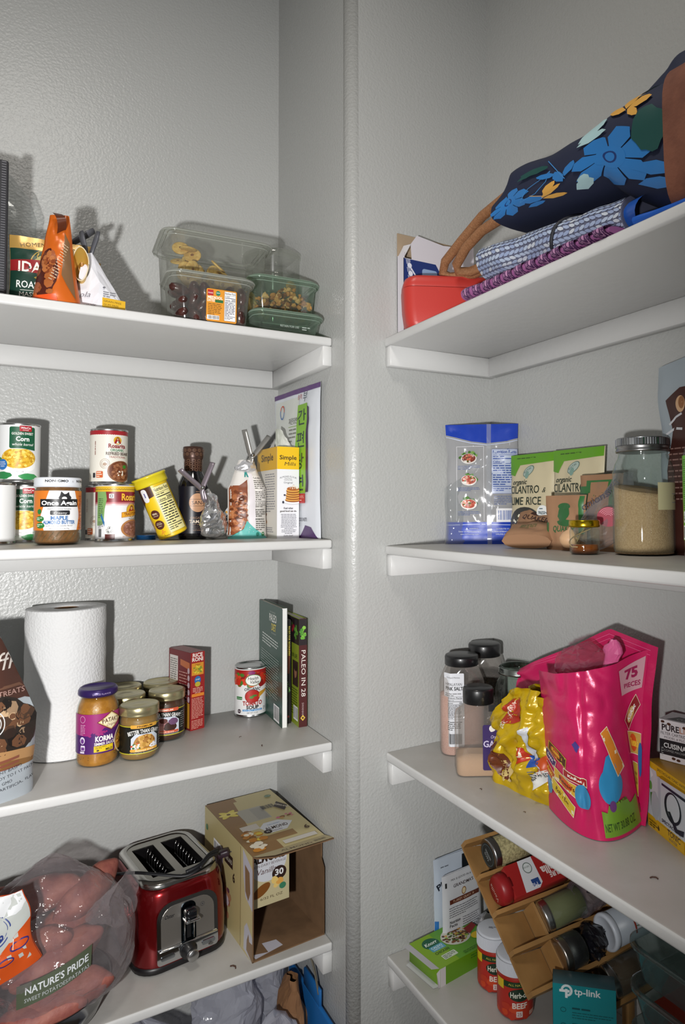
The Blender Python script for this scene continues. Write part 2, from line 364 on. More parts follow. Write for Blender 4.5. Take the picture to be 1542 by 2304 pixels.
def latina(A, x, y, k):
    A.ell(x, y, 8*k, 8*k, 'd9a92a'); A.poly([(x-7*k, y-6*k), (x+7*k, y-6*k), (x+4*k, y+2*k), (x-4*k, y+2*k)], 'a01f24'); A.ell(x, y+3*k, 3*k, 3.4*k, '7a3a1c'); A.ell(x-.2*k, y+2.4*k, 1.9*k, 2.2*k, 'd29a6a'); A.poly([(x-3*k, y-6*k), (x+3*k, y-6*k), (x+1*k, y-1*k), (x-1*k, y-1*k)], 'f0ece0'); A.ell(x+2*k, y-3*k, 1.6*k, 1.4*k, '2d8040')
def beans_org():
    A = Art(); full(A, .033, 5.2, 104, 'e9e5da'); full(A, .033, 93, 102, 'a5202a')
    A.line([(-100+i*2, 92.6+(i % 2)*1.2) for i in range(101)], .9, 'a5202a')
    latina(A, 8, 82, .95); A.text('Rosarita', 8, 68, 7.4, '8e1f26', w=33, b=.03); A.text('ORGANIC', 8, 61.5, 4.6, '1f7d55', w=26, b=.02)
    A.text('REFRIED BEANS', 10, 54.5, 5.4, '4a2a20', w=45, b=.02); A.text('TRADITIONAL', 9, 49, 3.6, 'a3453f', w=33)
    A.ell(15, 24, 25, 20, '8a5b3c'); A.ell(15, 25, 22, 18, '6e3a22'); A.scat(15, 25, 19, 15, ['7d4b30', '5c2c18', '8f5a3c', 'a06a48'], 70, 2, 4.5, 4); A.scat(14, 20, 7, 5, ['f3eee0', 'fff8ea'], 14, 1, 2, 5); A.blob(22, 33, 4.6, 4, '3f8a2c', 8)
    A.ring(-14, 38, 8, 9, .5, '9a7a66'); A.ring(-14, 38, 5.6, 6.4, .4, '9a7a66'); A.blob(-14, 37, 4, 3, 'b59a86', 4)
    A.rr(-29, 12, 12, 12, 1.5, 'd0622e'); A.lines(-28, 21, 10, 3, 3.6, 'f6e6d6'); A.lines(-32, 80, 50, 1, 3, '8e5a50', th=1.2, rot=-PI/2)
    A.rr(-36, 12, 5, 9, 1, '2b2b33')
    return A
can((-.364, .224, z2+.1065), .0338, .104, beans_org(), 'tin of organic refried beans with cream label stacked on top', 6, name='bean_can')
can((-.3655, .2705, z2), .0338, .106, beans_org(), 'tin of organic refried beans half hidden behind the traditional tin', -12, name='bean_can')
def beans_trad():
    A = Art(); full(A, .033, 5.2, 104, 'e6e6e8'); full(A, .033, 90, 102, 'd9b02c'); A.line([(-100+i*2.4, 95.5+(i % 2)*1.6) for i in range(84)], 1, '8a6a20')
    full(A, .033, 72, 92, '86202c'); A.rect(-104, 70, 208, 3, 'b86a70'); A.rect(-104, 67, 208, 3, 'd9b4b6')
    A.poly([(-43, 92), (-24, 92), (-22, 78), (-26, 60), (-28, 34), (-34, 30), (-43, 30)], '7fa864'); A.poly([(-32, 52), (-26, 36), (-26, 28), (-35, 48)], '2b6fa6'); A.lines(-40, 78, 11, 11, 3.4, '3d5a34'); A.lines(-40, 36, 12, 5, 2.6, '55565a'); A.bars(-39, 9, 7, 15, bg=None)
    A.rect(-18, 80, 8, 8, 'f4f4f4'); A.rect(-16.5, 81.5, 5, 5, '2a2a2a'); A.rect(-15.3, 82.7, 2.6, 2.6, 'f4f4f4')
    A.text('Rosarita', 24, 76, 12, '7a1f14', w=42, b=.06); A.text('Rosarita', 24, 76.3, 12, 'e9b93a', w=42, b=.03)
    A.ring(24, 58, 11.5, 13, 1.2, 'b08a4a'); latina(A, 24, 58, 1.4); A.poly([(3, 44), (46, 50), (46, 60), (3, 54)], 'b5781e'); A.poly([(4, 45), (46, 51), (46, 58.5), (4, 53)], 'e3a32e'); A.text('TRADITIONAL', 26, 49.5, 5, '6b2a14', w=36, rot=.12, b=.02)
    A.text('Refried Beans', 28, 41, 2.6, '5a4a44', w=22); A.ell(26, 24, 24, 17, 'b07846'); A.ell(27, 24, 21, 14.5, '8a5a48'); A.scat(27, 24, 19, 13, ['966654', '7c4c3c', 'a5766a'], 90, 1.6, 3.4, 9)
    A.rr(-23, 8, 14, 26, 2, 'e9e9e6'); A.rect(-24, 5.3, 16, 9, '5a2420'); A.text('\u267b', -16, 18, 8, '1c1c1c'); A.lines(-20, 16, 8, 1, 2, '333333'); A.text('BEANS AND LARD', 22, 8, 2.6, 'e0c0b0', w=34)
    return A
can((-.355, .2, z2), .0345, .107, beans_trad(), 'tin of traditional refried beans, red and yellow band, front bottom of the bean tins', 6, name='bean_can')
# almond butter jar
def lidknurl(mb, r, z0, z1, m, n=72, d=.0006, c=(0, 0), M=None):
    v = []; f = []
    for z in (z0, z1):
        for i in range(n*2):
            a = PI*i/n; rr = r+(d if i % 2 else 0); p = Vector((c[0]+rr*cos(a), c[1]+rr*sin(a), z)); v.append(M @ p if M else p)
    N = n*2; f = [(i, (i+1) % N, (i+1) % N+N, i+N) for i in range(N)]; mb.add(v, f, m)
t = thing('almond_butter_jar', 'glass jar of almond butter with orange label and white printed lid', 'jar', (-.455, .127, z2), 6)
mb = MB(); mb.lathe([(.0001, .001), (.028, .001), (.033, .004), (.0345, .01), (.0345, .088), (.033, .094), (.031, .099), (.031, .1005), (.0001, .1005)], mat('8a5a30', .5, bump=.0006, bscale=220, var='75481f', vscale=90), 56); mb.obj('almond_butter', t)
mb = MB(); mb.open_lathe([(.02, .0003), (.03, .0004), (.035, .004), (.0362, .01), (.0362, .088), (.0345, .095), (.0325, .1)], GLASS, 64)
for i in range(26):
    a0 = 2*PI*i/26; mb.tube([(.0362*cos(a0+k*.05), .0362*sin(a0+k*.05), .008+k*.0024) for k in range(7)], .0006, GLASS, 5)
mb.obj('jar_glass', t)
mb = MB(); A = Art(); A.rect(-52, 25, 104, 66, 'd97a26'); A.poly([(-27, 25), (27, 25), (33, 50), (22, 91), (-19, 91), (-33, 50)], 'ececee')
A.blob(5, 79, 11, 7, '2b2b2e', 3); A.poly([(-3, 82), (-1, 90), (4, 85)], '2b2b2e'); A.poly([(6, 85), (11, 89), (13, 80)], '2b2b2e'); A.ell(4, 78, 4, 3, 'e8e8e8')
A.rect(-34, 64, 62, 13, '1b1b1d'); A.text('Once Again', -3, 67, 7, 'fafafa', w=57, b=.03); A.text('MAPLE SWEETENED', -3, 59, 2.6, '666666', w=36); A.rr(-17, 50.5, 30, 7.5, 2, '26262a'); A.text('Creamy', -2, 52, 3.6, 'dddddd', w=20, sh=.3)
A.text('MAPLE', -3, 42.5, 6, '2f6aa8', w=26, b=.035); A.text('ALMOND BUTTER', -3, 35.5, 5.6, '2f6aa8', w=50, b=.03); A.text('with natural vanilla flavor', -3, 31.6, 2, '555555', w=42, sh=.2); A.text('NET WT 16 OZ (1 LB) 454g', -3, 26.8, 2, '888888', w=30)
A.blob(-34, 44, 8, 5, '2d7a3a', 6, k=.1); A.blob(-33, 33, 8, 5, '2d7a3a', 7, k=.1); A.blob(-35, 56, 4, 5, '2d7a3a', 8); A.lines(-40, 45, 11, 2, 2.6, 'e8f0e0'); A.lines(-39, 34, 11, 2, 2.6, 'e8f0e0')
A.text('NATURAL', 40, 57, 9, 'b3521c', w=60, rot=PI/2, b=.03); A.lines(-50, 82, 52, 1, 3, 'f0d8b0', th=1, rot=-PI/2)
mb.art(A, cyl(.0364), 3); mb.obj('paper_label', t)
mb = MB(); W_ = mat('dfe3ea', .35); mb.lathe([(.034, .097), (.0362, .0975), (.0366, .101), (.0362, .1035), (.0366, .106), (.036, .112), (.0345, .1135), (.0001, .1132)], W_, 64)
A = Art(); A.text('NON-GMO', -8, 105.3, 3.8, '222222', w=36, b=.03); A.text('NON-GMO', 40, 105.3, 3.8, '222222', w=30, b=.03); A.text('G.', 18, 105.3, 2.4, '666666'); mb.art(A, cyl(.0367), 3); mb.obj('lid', t)
# leaning yellow canister
t = thing('cocoa_canister', 'yellow and brown powder canister with yellow lid leaning against the tins', 'canister', (-.2505, .192, z2+.0105), 0, ry=-23)
mb = MB(); yl = mat('e6c21c', .35); mb.lathe([(.0001, 0), (.0255, 0), (.0272, .002), (.0275, .004), (.0275, .106), (.0001, .106)], yl, 56); full(Art(), .0276, 0, 1, 'ffffff')
A = Art(); full(A, .0276, 2, 106, 'e6c21c'); A.poly([(-87, 2), (-40, 2), (-32, 40), (-22, 70), (-14, 80), (8, 84), (8, 106), (-87, 106)], '4a2a1c'); A.poly([(60, 2), (87, 2), (87, 106), (50, 106)], '4a2a1c')
A.blob(-30, 30, 14, 17, 'c8a064', 5); A.scat(-32, 34, 10, 12, ['8a5a34', 'e2c79a', '6d3f22'], 30, 2, 4, 6); A.rr(-16, 76, 13, 26, 5, 'e9eaf0'); A.text('1', -9, 86, 8, '3a3a8a', b=.04)
A.ell(-5, 50, 9, 9, '50251b'); A.text('REAL', -5, 50, 3.2, 'f3e7c9', b=.02); A.text('COCOA', -5, 46, 2, 'f3e7c9'); A.ell(-5, 29, 9.5, 9, '50251b'); A.text('GOOD', -5, 29, 2.6, 'f3e7c9'); A.text('source of', -5, 32.6, 1.6, 'f3e7c9'); A.text('calcium', -5, 25.5, 1.9, 'f3e7c9')
A.scat(-4, 14, 5, 5, ['e09a30', 'd98a3a'], 6, 1, 2.4, 3); A.text('Powder', 3, 5, 2.6, '3a2a1c'); A.nutri(9, 8, 32, 92, bg='e8df9a')
mb.art(A, cyl(.0276, -.62), 3); mb.obj('tub', t)
mb = MB(); mb.lathe([(.029, .104), (.0305, .1045), (.031, .107), (.031, .1185), (.0325, .1195), (.0325, .122), (.0315, .1235), (.0001, .1235)], mat('d8c622', .25, coat=.3), 56); mb.obj('lid', t)
t = MB().lathe([(.0001, 0), (.017, 0), (.018, .001), (.018, .0075), (.017, .0085), (.0001, .0085)], mat('2c7fd0', .3), 40).obj('bottle_cap'); t.location = (-.292, .246, z2); tag(t, 'small flat blue plastic lid lying between the tins and the canister', 'lid')
# tamari bottle
t = thing('tamari_bottle', 'dark tamari sauce bottle with patterned bronze neck sleeve', 'bottle', (-.2115, .205, z2), 6)
mb = MB(); mb.lathe([(.0001, .001), (.024, 0), (.0272, .002), (.028, .006), (.028, .104), (.0265, .113), (.0225, .123), (.0178, .132), (.0165, .138), (.0165, .16), (.0001, .16)], mat('0c0a10', .12, coat=.6), 56); mb.obj('bottle_body', t)
mb = MB(); br = mat('4a3229', .35, .4); mb.lathe([(.0172, .133), (.0172, .157), (.0192, .161), (.0196, .164), (.0196, .182), (.0182, .1835), (.0001, .1835)], br, 40)
B = Art()
for j in range(4):
    for i in range(-5, 6): B.ring(i*9.6+(j % 2)*4.8, 137+j*6, 3, 2.6, .45, '8f6a52')
mb.art(B, cyl(.0173), 2)
C_ = Art()
for j in range(2):
    for i in range(-6, 7): C_.ring(i*9+j*4.5, 168+j*7.5, 3, 2.6, .45, '8f6a52'); C_.ring(i*9+j*4.5, 168+j*7.5, 1.2, 1.4, .35, '8f6a52')
mb.art(C_, cyl(.0198), 2); mb.obj('neck_sleeve', t)
mb = MB(); A = Art(); A.rect(-44, 12, 88, 92, '11101a'); A.ell(0, 72, 16.5, 18.5, 'b98d6c'); A.rect(-16, 78.3, 32, .6, '1a1418'); A.rect(-16, 65, 32, .6, '1a1418'); A.text('SAN-J', 1, 68.4, 7, '1a1418', w=25)
A.text('SINCE', 0, 92.5, 2, 'a88468'); A.text('ORGANIC', 0, 40, 4.4, '96765e', w=28); A.text('TAMARI', 0, 32, 6, 'd8c8b4', w=31, b=.01); A.text('SOY SAUCE', 0, 28, 2.4, '96765e', w=20); A.lines(-13, 24, 26, 2, 3.4, '6e5a4c', th=.8, al='c'); A.text('NO WHEAT', 0, 17, 2, '96765e', w=18)
mb.art(A, cyl(.0281), 3); mb.obj('paper_label', t)
# foil bag with clip
def crumple(mb, fn, nu, nv, m, amp, s, seed):
    def g(a, b):
        p = Vector(fn(a, b)); c = p*s
        d = Vector((noise.noise(c+Vector((seed, 0, 0))), noise.noise(c+Vector((0, seed, 0))), noise.noise(c+Vector((0, 0, seed)))))
        e = Vector((abs(noise.noise(c*2.1+Vector((seed*2, 0, 0))))-.2, abs(noise.noise(c*2.1+Vector((0, seed*2, 5))))-.2, abs(noise.noise(c*2.1+Vector((9, 0, seed))))-.2))
        return p+d*amp+e*amp*.8
    return mb.grid(g, nu, nv, m, False)
FOIL = mat('d2d2d4', .2, .95, bump=.0008, bscale=120)
def closed_tube_fn(prof, cx=lambda b: 0, cy=lambda b: 0, H=.1, sx=1, sy=.6):
    def fn(a, b):
        k = b*(len(prof)-1); i = min(int(k), len(prof)-2); r = prof[i]*(1-(k-i))+prof[i+1]*(k-i)
        return (cx(b)+r*sx*cos(2*PI*a), cy(b)+r*sy*sin(2*PI*a), b*H)
    return fn
t = thing('foil_bag', 'crumpled silver foil bag folded over beside the tamari bottle', 'bag', (-.188, .152, z2), 10)
mb = MB(); crumple(mb, closed_tube_fn([.001, .027, .0275, .026, .023, .02, .014, .01, .013, .004], lambda b: .003-.016*max(0, b-.45), H=.096), 26, 24, FOIL, .006, 38, 3)
mb.obj('foil', t)
t2 = clip('bag_clip', (-.2105, .14, z2+.1), 8, 'metal spring clip closing the silver foil bag', '8a8088', .95, -14, spread=.5)
# small printed bag behind
def leafy_white(): pass
pc = Pouch(.062, .11, .022, 31, .004, 40, topT=.1)
t = thing('snack_bag', 'small crumpled white printed bag leaning behind the pecan bag', 'bag', (-.143, .183, z2+.012), -6, ry=30)
mb = MB(); pc.mesh(mb, mat('cfd0d4', .35), None, 16, 20); A = Art(); A.rect(-25, 12, 18, 16, '1c1c24'); A.rect(-23, 14, 5, 5, 'eeeeee'); A.rect(-16, 20, 6, 5, 'eeeeee'); A.poly([(-28, 34), (-8, 30), (-8, 38), (-28, 46)], '2d7f96'); A.poly([(-30, 30), (-8, 26), (-8, 30), (-30, 34)], 'c08a2c'); A.lines(-4, 90, 28, 12, 4, '6a6a74'); A.text('\u267b', 10, 20, 12, '333333'); mb.art(A, pc.front, 5, 5, .0006); mb.obj('bag_film', t)
# granola / pecan bag with clip
def wpec(v):
    k = max(0, v.z-.1)/.07; return Vector((v.x*(1-.72*min(1, k)**.8)-.002*k, v.y*(1-.5*k), v.z))
pg = Pouch(.082, .158, .058, 12, .0032, 26, topT=.5, warp=wpec, gam=1)
t = thing('pecan_bag', 'clear and white printed bag of pecans with teal bottom, gathered at the top', 'bag', (-.112, .175, z2), -2)
mb = MB(); pg.mesh(mb, mat('d8d4cf', .3), None, 26, 34)
A = Art((-40, 0, 40, 158)); A.rect(-41, 8, 20, 98, '8a4a2c'); A.poly([(-24, 8), (-24, 106), (-6, 118), (-8, 8)], '7d4328'); A.scat(-24, 56, 16, 46, ['a5643c', '6b3418', 'b8784c', '8f5230', '55280f'], 120, 2.5, 6, 3); A.lines(-22, 90, 5, 7, 12, 'e8dcd0', th=1.5)
A.poly([(-4, 10), (10, 10), (10, 130), (-2, 130)], 'e0dade'); A.poly([(-41, 0), (41, 0), (24, 9), (6, 22), (-8, 36), (-14, 20), (-24, 8), (-41, 3)], '5fb5ae'); A.text('R', -8, 124, 15, '2a8a84', w=13, b=.05)
A.rect(9, 68, 31, 58, 'e6e2de'); A.text('Calories', 22, 120, 3.4, '222222', b=.02, w=22); A.lines(10, 115, 29, 11, 3.8, '44403c', th=1.6); A.rect(9, 74, 30, .9, '222222'); A.ring(23, 68, .1, .1, .1, '222222'); A.lines(10, 70, 29, 3, 3.6, '6a6460'); A.text('INGREDIENTS:', 20, 56, 2.6, '222222', w=20, b=.02); A.lines(10, 52, 27, 3, 4, '44403c', th=1.7)
A.text('DISTRIBUTED BY', 20, 37, 2.8, '222222', w=22, b=.02); A.lines(10, 33, 24, 5, 4, '55504c', th=1.6); A.ell(14, 9, 3.5, 4, '2a7a6a'); A.ell(26, 9, 3.6, 4, '2f7a44'); A.text('USDA', 26, 9, 1.7, 'ffffff')
mb.art(A, pg.front, 5, 5, .0006); mb.obj('bag_film', t)
clip('bag_clip', (-.104, .168, z2+.168), -4, 'grey metal spring clip standing on top of the pecan bag', '9a9894', 1.05, 12, spread=.36)
mb = MB(); crumple(mb, closed_tube_fn([.001, .016, .02, .019, .012, .003], H=.03, sx=1.1, sy=.8), 20, 10, mat('d9d9dc', .15, .6), .004, 60, 5); o = mb.obj('gathered_top', t); o.location = (-.004, -.006, .128)
# pancake mix box
t = thing('pancake_mix_box', 'narrow yellow and white pancake mix carton with open inner bag', 'box', (-.0705, .112, z2), 1)
w_, d_, h_ = .0465, .118, .183
mb = MB(); mb.box(0, 0, 0, w_, d_, h_, mat('e4e2de', .45), .0008, 1)
A = Art(); A.rect(0, 0, 53, 183, 'e6e6ea'); A.rect(0, 138, 53, 45, 'e9bb1c'); A.text('Simple', 26.5, 157.5, 8.4, '3a2c1a', w=41, b=.02); A.text('Mills', 31, 145.5, 7, '3a2c1a', w=27, sh=.25)
A.text('ALMOND FLOUR', 26.5, 122, 3.2, '44424a', w=40, arc=60); A.text('PANCAKE &', 26.5, 118.5, 2.2, '66646a', w=17); A.text('WAFFLE MIX', 26.5, 115.3, 2.2, '66646a', w=20); A.text('Original', 26.5, 109.5, 3.6, '44424a', w=21)
A.ell(38, 73, 26, 6, 'cfcfd4'); A.ell(38, 74, 23, 5, 'f2f2f4')
for j in range(5): A.ell(38+(j % 2), 76+j*4.6, 19-j*.6, 4.2, '8a4c1e'); A.ell(38+(j % 2), 77.4+j*4.6, 18.6-j*.6, 3.4, 'd9a04c')
A.ell(38, 99, 15, 4, 'a8602a'); A.scat(40, 102, 10, 4, ['efe6da', '8a3a4a', 'd8c8b8'], 16, 1.4, 2.6, 4); A.scat(17, 86, 1, 1, ['232338'], 3, 2, 3, 4); A.ell(14, 72, 2.4, 2.6, '23283a')
A.clip = (0, 0, 53, 183)
A.text('Feel what', 26.5, 58.5, 3.4, '3a3a44', w=22, b=.02); A.text('good food can do.', 26.5, 52.8, 3.4, '4a3f3a', w=40, b=.02); A.lines(8, 47, 39, 10, 3.1, '6c6c76', th=1.1, al='c'); A.lines(10, 15.8, 35, 3, 3.1, '6c6c76', th=1.1, al='c'); A.text('Katlin Smith', 26, 4, 3, '555560', w=22, sh=.4)
mb.art(A, lambda u, v, h: Vector((u*w_/.053, -h, v)))
A = Art((0, 0, 118, 183)); A.rect(0, 0, 118, 183, 'd8d4cc'); A.rect(0, 138, 118, 45, 'd9a81c'); A.text('Simple', 62, 157, 14, '3a2c1a', w=70, b=.02); A.lines(50, 128, 58, 16, 5, '8a8a90'); A.scat(30, 40, 30, 25, ['b87a3a', 'd9a45c', '8a4c22'], 50, 3, 8, 4); A.lines(20, 20, 80, 4, 4, '8a8a90')
mb.art(A, face((0, d_, 0), (0, -1, 0), (0, 0, 1))); mb.obj('carton', t)
mb = MB(); m = mat('d5d3cf', .4, bump=.0006, bscale=80)
def flap(a, b):
    x = .004+(w_-.008)*a; h2 = .002+b*(.045 if a < .45 else .045*(1-(a-.45)*1.5)); return (x+.004*b, .02+.012*sin(a*3)+b*.01+.004*nz(a*9, b*7, 1, 1), h_-.01+h2*1.05)
mb.grid(flap, 14, 8, m); mb.grid(lambda a, b: (.002+.012*sin(a*2), .02+.09*a, h_-.01+b*(.028-.02*a)+.003*nz(a*9, b*5, 3, 1)), 14, 6, m); mb.obj('inner_bag', t)
# noodle pack
pk = Pouch(.222, .307, .016, 44, .002, 14, topT=.05, p=4)
t = thing('noodle_pack', 'tall white glass noodle pack with purple ends and green panel against the side wall', 'noodle pack', (-.0145, .152, z2), -86, rx=0)
mb = MB(); pk.mesh(mb, mat('d4d8df', .28), None, 30, 40)
A = Art((-114, 0, 114, 310)); A.rect(-116, 297, 232, 14, '5b3a72'); A.poly([(110, 300), (116, 310), (116, 290)], '5b3a72'); A.poly([(20, 0), (40, 6), (60, 26), (84, 22), (100, 6), (108, 0)], '4a2a60'); A.rect(-100, 20, 118, 270, 'cfd2cc'); A.rect(-90, 60, 80, 100, 'b9b9ae')
for i in range(26): A.line([(-88+i*3.2, 62), (-86+i*3.2+3*sin(i), 110), (-88+i*3.2, 158)], .8, 'd9d9cf')
A.poly([(8, 90), (66, 90), (62, 272), (16, 272)], '7fb32c'); A.poly([(66, 92), (76, 92), (70, 262), (62, 266)], '3a2348'); A.text('\ubd80', 48, 278, 16, '3f4a5a', sh=.1)
for k, (ch, yy) in enumerate((('\uac04', 232), ('\ud3b8', 186), ('\ub2f9', 142), ('\uba74', 98))): A.text(ch, 38-k*.5, yy, 24, '1e3a2c', w=38, b=.012)
A.text('\uc790\ub978\ub2f9\uba74', -5, 236, 10, '444444', w=42, sh=.1); A.line([(-26, 230), (16, 230)], 1.2, '7fa03c'); A.lines(-22, 222, 34, 4, 8, '77776f', th=3); A.ring(-60, 265, 10, 14, 3, '3a6aa8'); A.ring(-60, 265, 10, 14, 3, 'c8502c', a0=0, a1=160); A.text('\uc1a1\ud559', 24, 284, 8, 'b33a3a', sh=.1)
A.rect(34, 70, 32, 19, 'b8262e'); A.text('100%', 50, 80, 5.6, 'e8b8b0', w=22); A.lines(38, 75, 24, 1, 4, 'e8b8b0', th=2); A.rect(20, 54, 16, 16, '4a4450'); A.text('GOODS NET:', 48, 34, 6.6, '2a2a3a', w=50, b=.01); A.text('OZ', 34, 24, 6, '3a3a4a')
mb.art(A, pk.front, 8, 8, .0007); mb.obj('pack_film', t)
# ------------------------------------------------ third shelf left
z3 = Z[2]
def wp3(v): return Vector((v.x, v.y-.02*sin(v.z*14), v.z))
pc = Pouch(.175, .25, .06, 8, .004, 12, topT=.05, warp=wp3, topf=lambda u: 1-.52*max(0, (u-.42)/.58))
t = thing('dried_fruit_pouch', 'brown and silver snack pouch at the left edge beside the paper towel roll', 'pouch', (-.5735, .036, z3), 14)
mb = MB(); pc.mesh(mb, mat('aab2b8', .35), None, 26, 34)
A = Art((-86, 0, 87, 250)); A.rect(-88, 150, 176, 100, '4a2e26'); A.rect(-88, 168, 176, 4, '6a4a3a'); A.text('Truffle', 20, 195, 24, 'd8cfc8', w=100, sh=.3); A.text('DATED TREATS', 30, 158, 7, 'b8948a', w=80)
A.blob(20, 110, 72, 52, '2b2420', 4, 26, .12); A.scat(20, 112, 62, 44, ['4a362a', '1f1a18', 'a08468', '6d4a34', 'c8a884', '30241f'], 60, 6, 15, 6); A.poly([(-60, 66), (88, 50), (88, 74), (-60, 92)], 'b58a5c'); A.poly([(-60, 60), (88, 44), (88, 58), (-60, 80)], '8a6238')
for i in range(6): A.poly([(-50, 24+i*7), (60, 30+i*7), (60, 34+i*7), (-50, 28+i*7)], '8a5240')
A.rect(-88, 0, 176, 52, 'aeb6bd')
for i, s_ in enumerate(('PLANT BASED', 'READY TO EAT PACK', 'NON GMO', 'NO ARTIFICIAL FLAVORS')): A.text('\u2713'+s_, 14, 44-i*9, 4.6, '2f3238', al='l', w=12+3.6*len(s_), rot=.12)
A.ring(24, 122, 14, 17, 1.5, 'd8d8d8'); A.ring(24, 122, 9, 11, 1.2, 'd8d8d8')
mb.art(A, pc.front, 7, 7, .0008); mb.obj('pouch_film', t)
# paper towel roll
t = thing('paper_towel_roll', 'tall white embossed paper towel roll standing on end', 'paper towels', (-.432, .222, z3))
def towelmat():
    m = mat('dcdcdc', .9, bump=.0001, bscale=201); nt = m.node_tree; bp = [x for x in nt.nodes if x.type == 'BUMP'][0]
    vo = nt.nodes.new('ShaderNodeTexVoronoi'); vo.inputs['Scale'].default_value = 230; tc = [x for x in nt.nodes if x.type == 'TEX_COORD'][0]; nt.links.new(tc.outputs['Object'], vo.inputs['Vector'])
    nt.links.new(vo.outputs['Distance'], bp.inputs['Height']); bp.inputs['Distance'].default_value = .0008; return m
TW = towelmat(); mb = MB()
v = []; f = []
def rollp(i, j):
    a = i*2*PI; rr = .0665+.0006*nz(a, j*4, 2, 1)+.0004*sin(j*30); return (rr*cos(a), rr*sin(a), .002+j*.256)
mb.grid(rollp, 64, 30, TW); mb.open_lathe([(.0665, .258), (.066, .2588), (.05, .2585), (.0215, .258), (.0212, .2575), (.0212, .001), (.066, .0005)], TW, 64); mb.obj('paper', t)
mb = MB(); mb.open_lathe([(.0208, .002), (.0208, .257)], mat('9a7a5c', .8), 40); mb.open_lathe([(.0196, .002), (.0196, .257)], mat('9a7a5c', .8), 40); mb.obj('cardboard_core', t)
# korma jar
t = thing('curry_sauce_jar', 'jar of orange korma sauce with purple label and purple lid', 'jar', (-.388, .126, z3), 5)
SAU = mat('c07f2a', .4, bump=.0008, bscale=120, var='a86a1e', vscale=70)
mb = MB(); mb.lathe([(.0001, .001), (.026, .001), (.0305, .004), (.032, .01), (.032, .09), (.0305, .099), (.0275, .107), (.0255, .112), (.0001, .112)], SAU, 56)
rn = random.Random(4)
for i in range(26):
    a = rn.random()*6.28; zz = rn.choice([rn.uniform(.008, .022), rn.uniform(.092, .104)]); rr = .0322 if zz < .09 else .0322-(zz-.09)*.33; mb.lathe([(.0001, -.0006), (rn.uniform(.0008, .002), 0), (.0001, .0006)], '5a3a14', 8, (rr*cos(a), rr*sin(a), zz))
mb.obj('sauce', t)
mb = MB(); mb.open_lathe([(.02, .0003), (.028, .0005), (.0325, .004), (.0335, .01), (.0335, .09), (.032, .1), (.0285, .109), (.0265, .114), (.0265, .118)], GLASS, 56); mb.obj('jar_glass', t)
mb = MB(); A = Art(); A.rect(-60, 24, 120, 66, '4a1c66'); A.poly([(-60, 90), (60, 90), (60, 62), (40, 66), (20, 62), (4, 66), (-4, 58), (-14, 60), (-20, 54), (-60, 56)], '9c2a72'); A.scat(-12, 58, 22, 4, ['9c2a72'], 40, 1, 3, 4)
A.poly([(-8, 76), (16, 92), (40, 76), (16, 60)], '6b2a1c'); A.poly([(-6, 76), (16, 90.5), (38, 76), (16, 61.5)], 'd9c08a'); A.poly([(-3, 76), (16, 88.5), (35, 76), (16, 63.5)], 'f0e4c0'); A.text("PATAK'S", 16, 74.5, 7, '5a2a1c', w=30, b=.02, arc=60); A.text('Original', 16, 68, 4, '7a3a2c', w=18, sh=.3)
A.text('KORMA', 5, 44.5, 8.2, 'f0ece8', w=30, b=.04); A.text('SIMMER SAUCE', 5, 38, 4.4, 'f0ece8', w=33, b=.02); A.rect(-12, 27, 31, 10, 'e0c21e'); A.lines(-10, 34.6, 18, 2, 2.2, '55401a', th=.8); A.text('MILD', 12, 28, 3.6, '2a1c10', b=.03); A.blob(-6, 29.5, 2.4, 1.6, '3a2a14', 3)
A.rect(-42, 60, 1, 1, '9c2a72'); A.ring(-31, 82, 4.5, 5.5, .7, 'd8a8c8'); A.lines(-35, 72, 9, 7, 2.6, 'd8a8c8', th=.9); A.ell(-31, 47, 4.6, 6, 'd8cce0'); A.ell(-31, 46, 3, 4, '6a3a86'); A.rr(-34, 30, 8, 9, 1.5, 'd8cce0'); A.rr(-33, 31, 6, 5, 1, '6a3a86'); A.rect(-35, 26, 8, 3, 'd8cce0'); A.poly([(21, 24), (60, 24), (60, 62), (36, 60), (26, 48)], 'b8862c'); A.ring(44, 40, 22, 24, 2.4, 'e2c79a', a0=110, a1=250); A.scat(40, 40, 12, 12, ['c8781e', 'e0a040', '7a3a14'], 30, 2, 4, 3)
mb.art(A, cyl(.0338), 3); mb.obj('paper_label', t)
mb = MB(); mb.lathe([(.0265, .1155), (.0285, .116), (.0315, .1185), (.032, .121), (.0315, .126), (.029, .1295), (.027, .1292), (.0265, .1282), (.0001, .128)], mat('33205c', .3, .3), 56); A = Art(); A.text('SAUCE FLAVOR', 0, 121, 2.6, 'b0a0c8', w=30); mb.art(A, cyl(.0322), 3); mb.obj('lid', t)
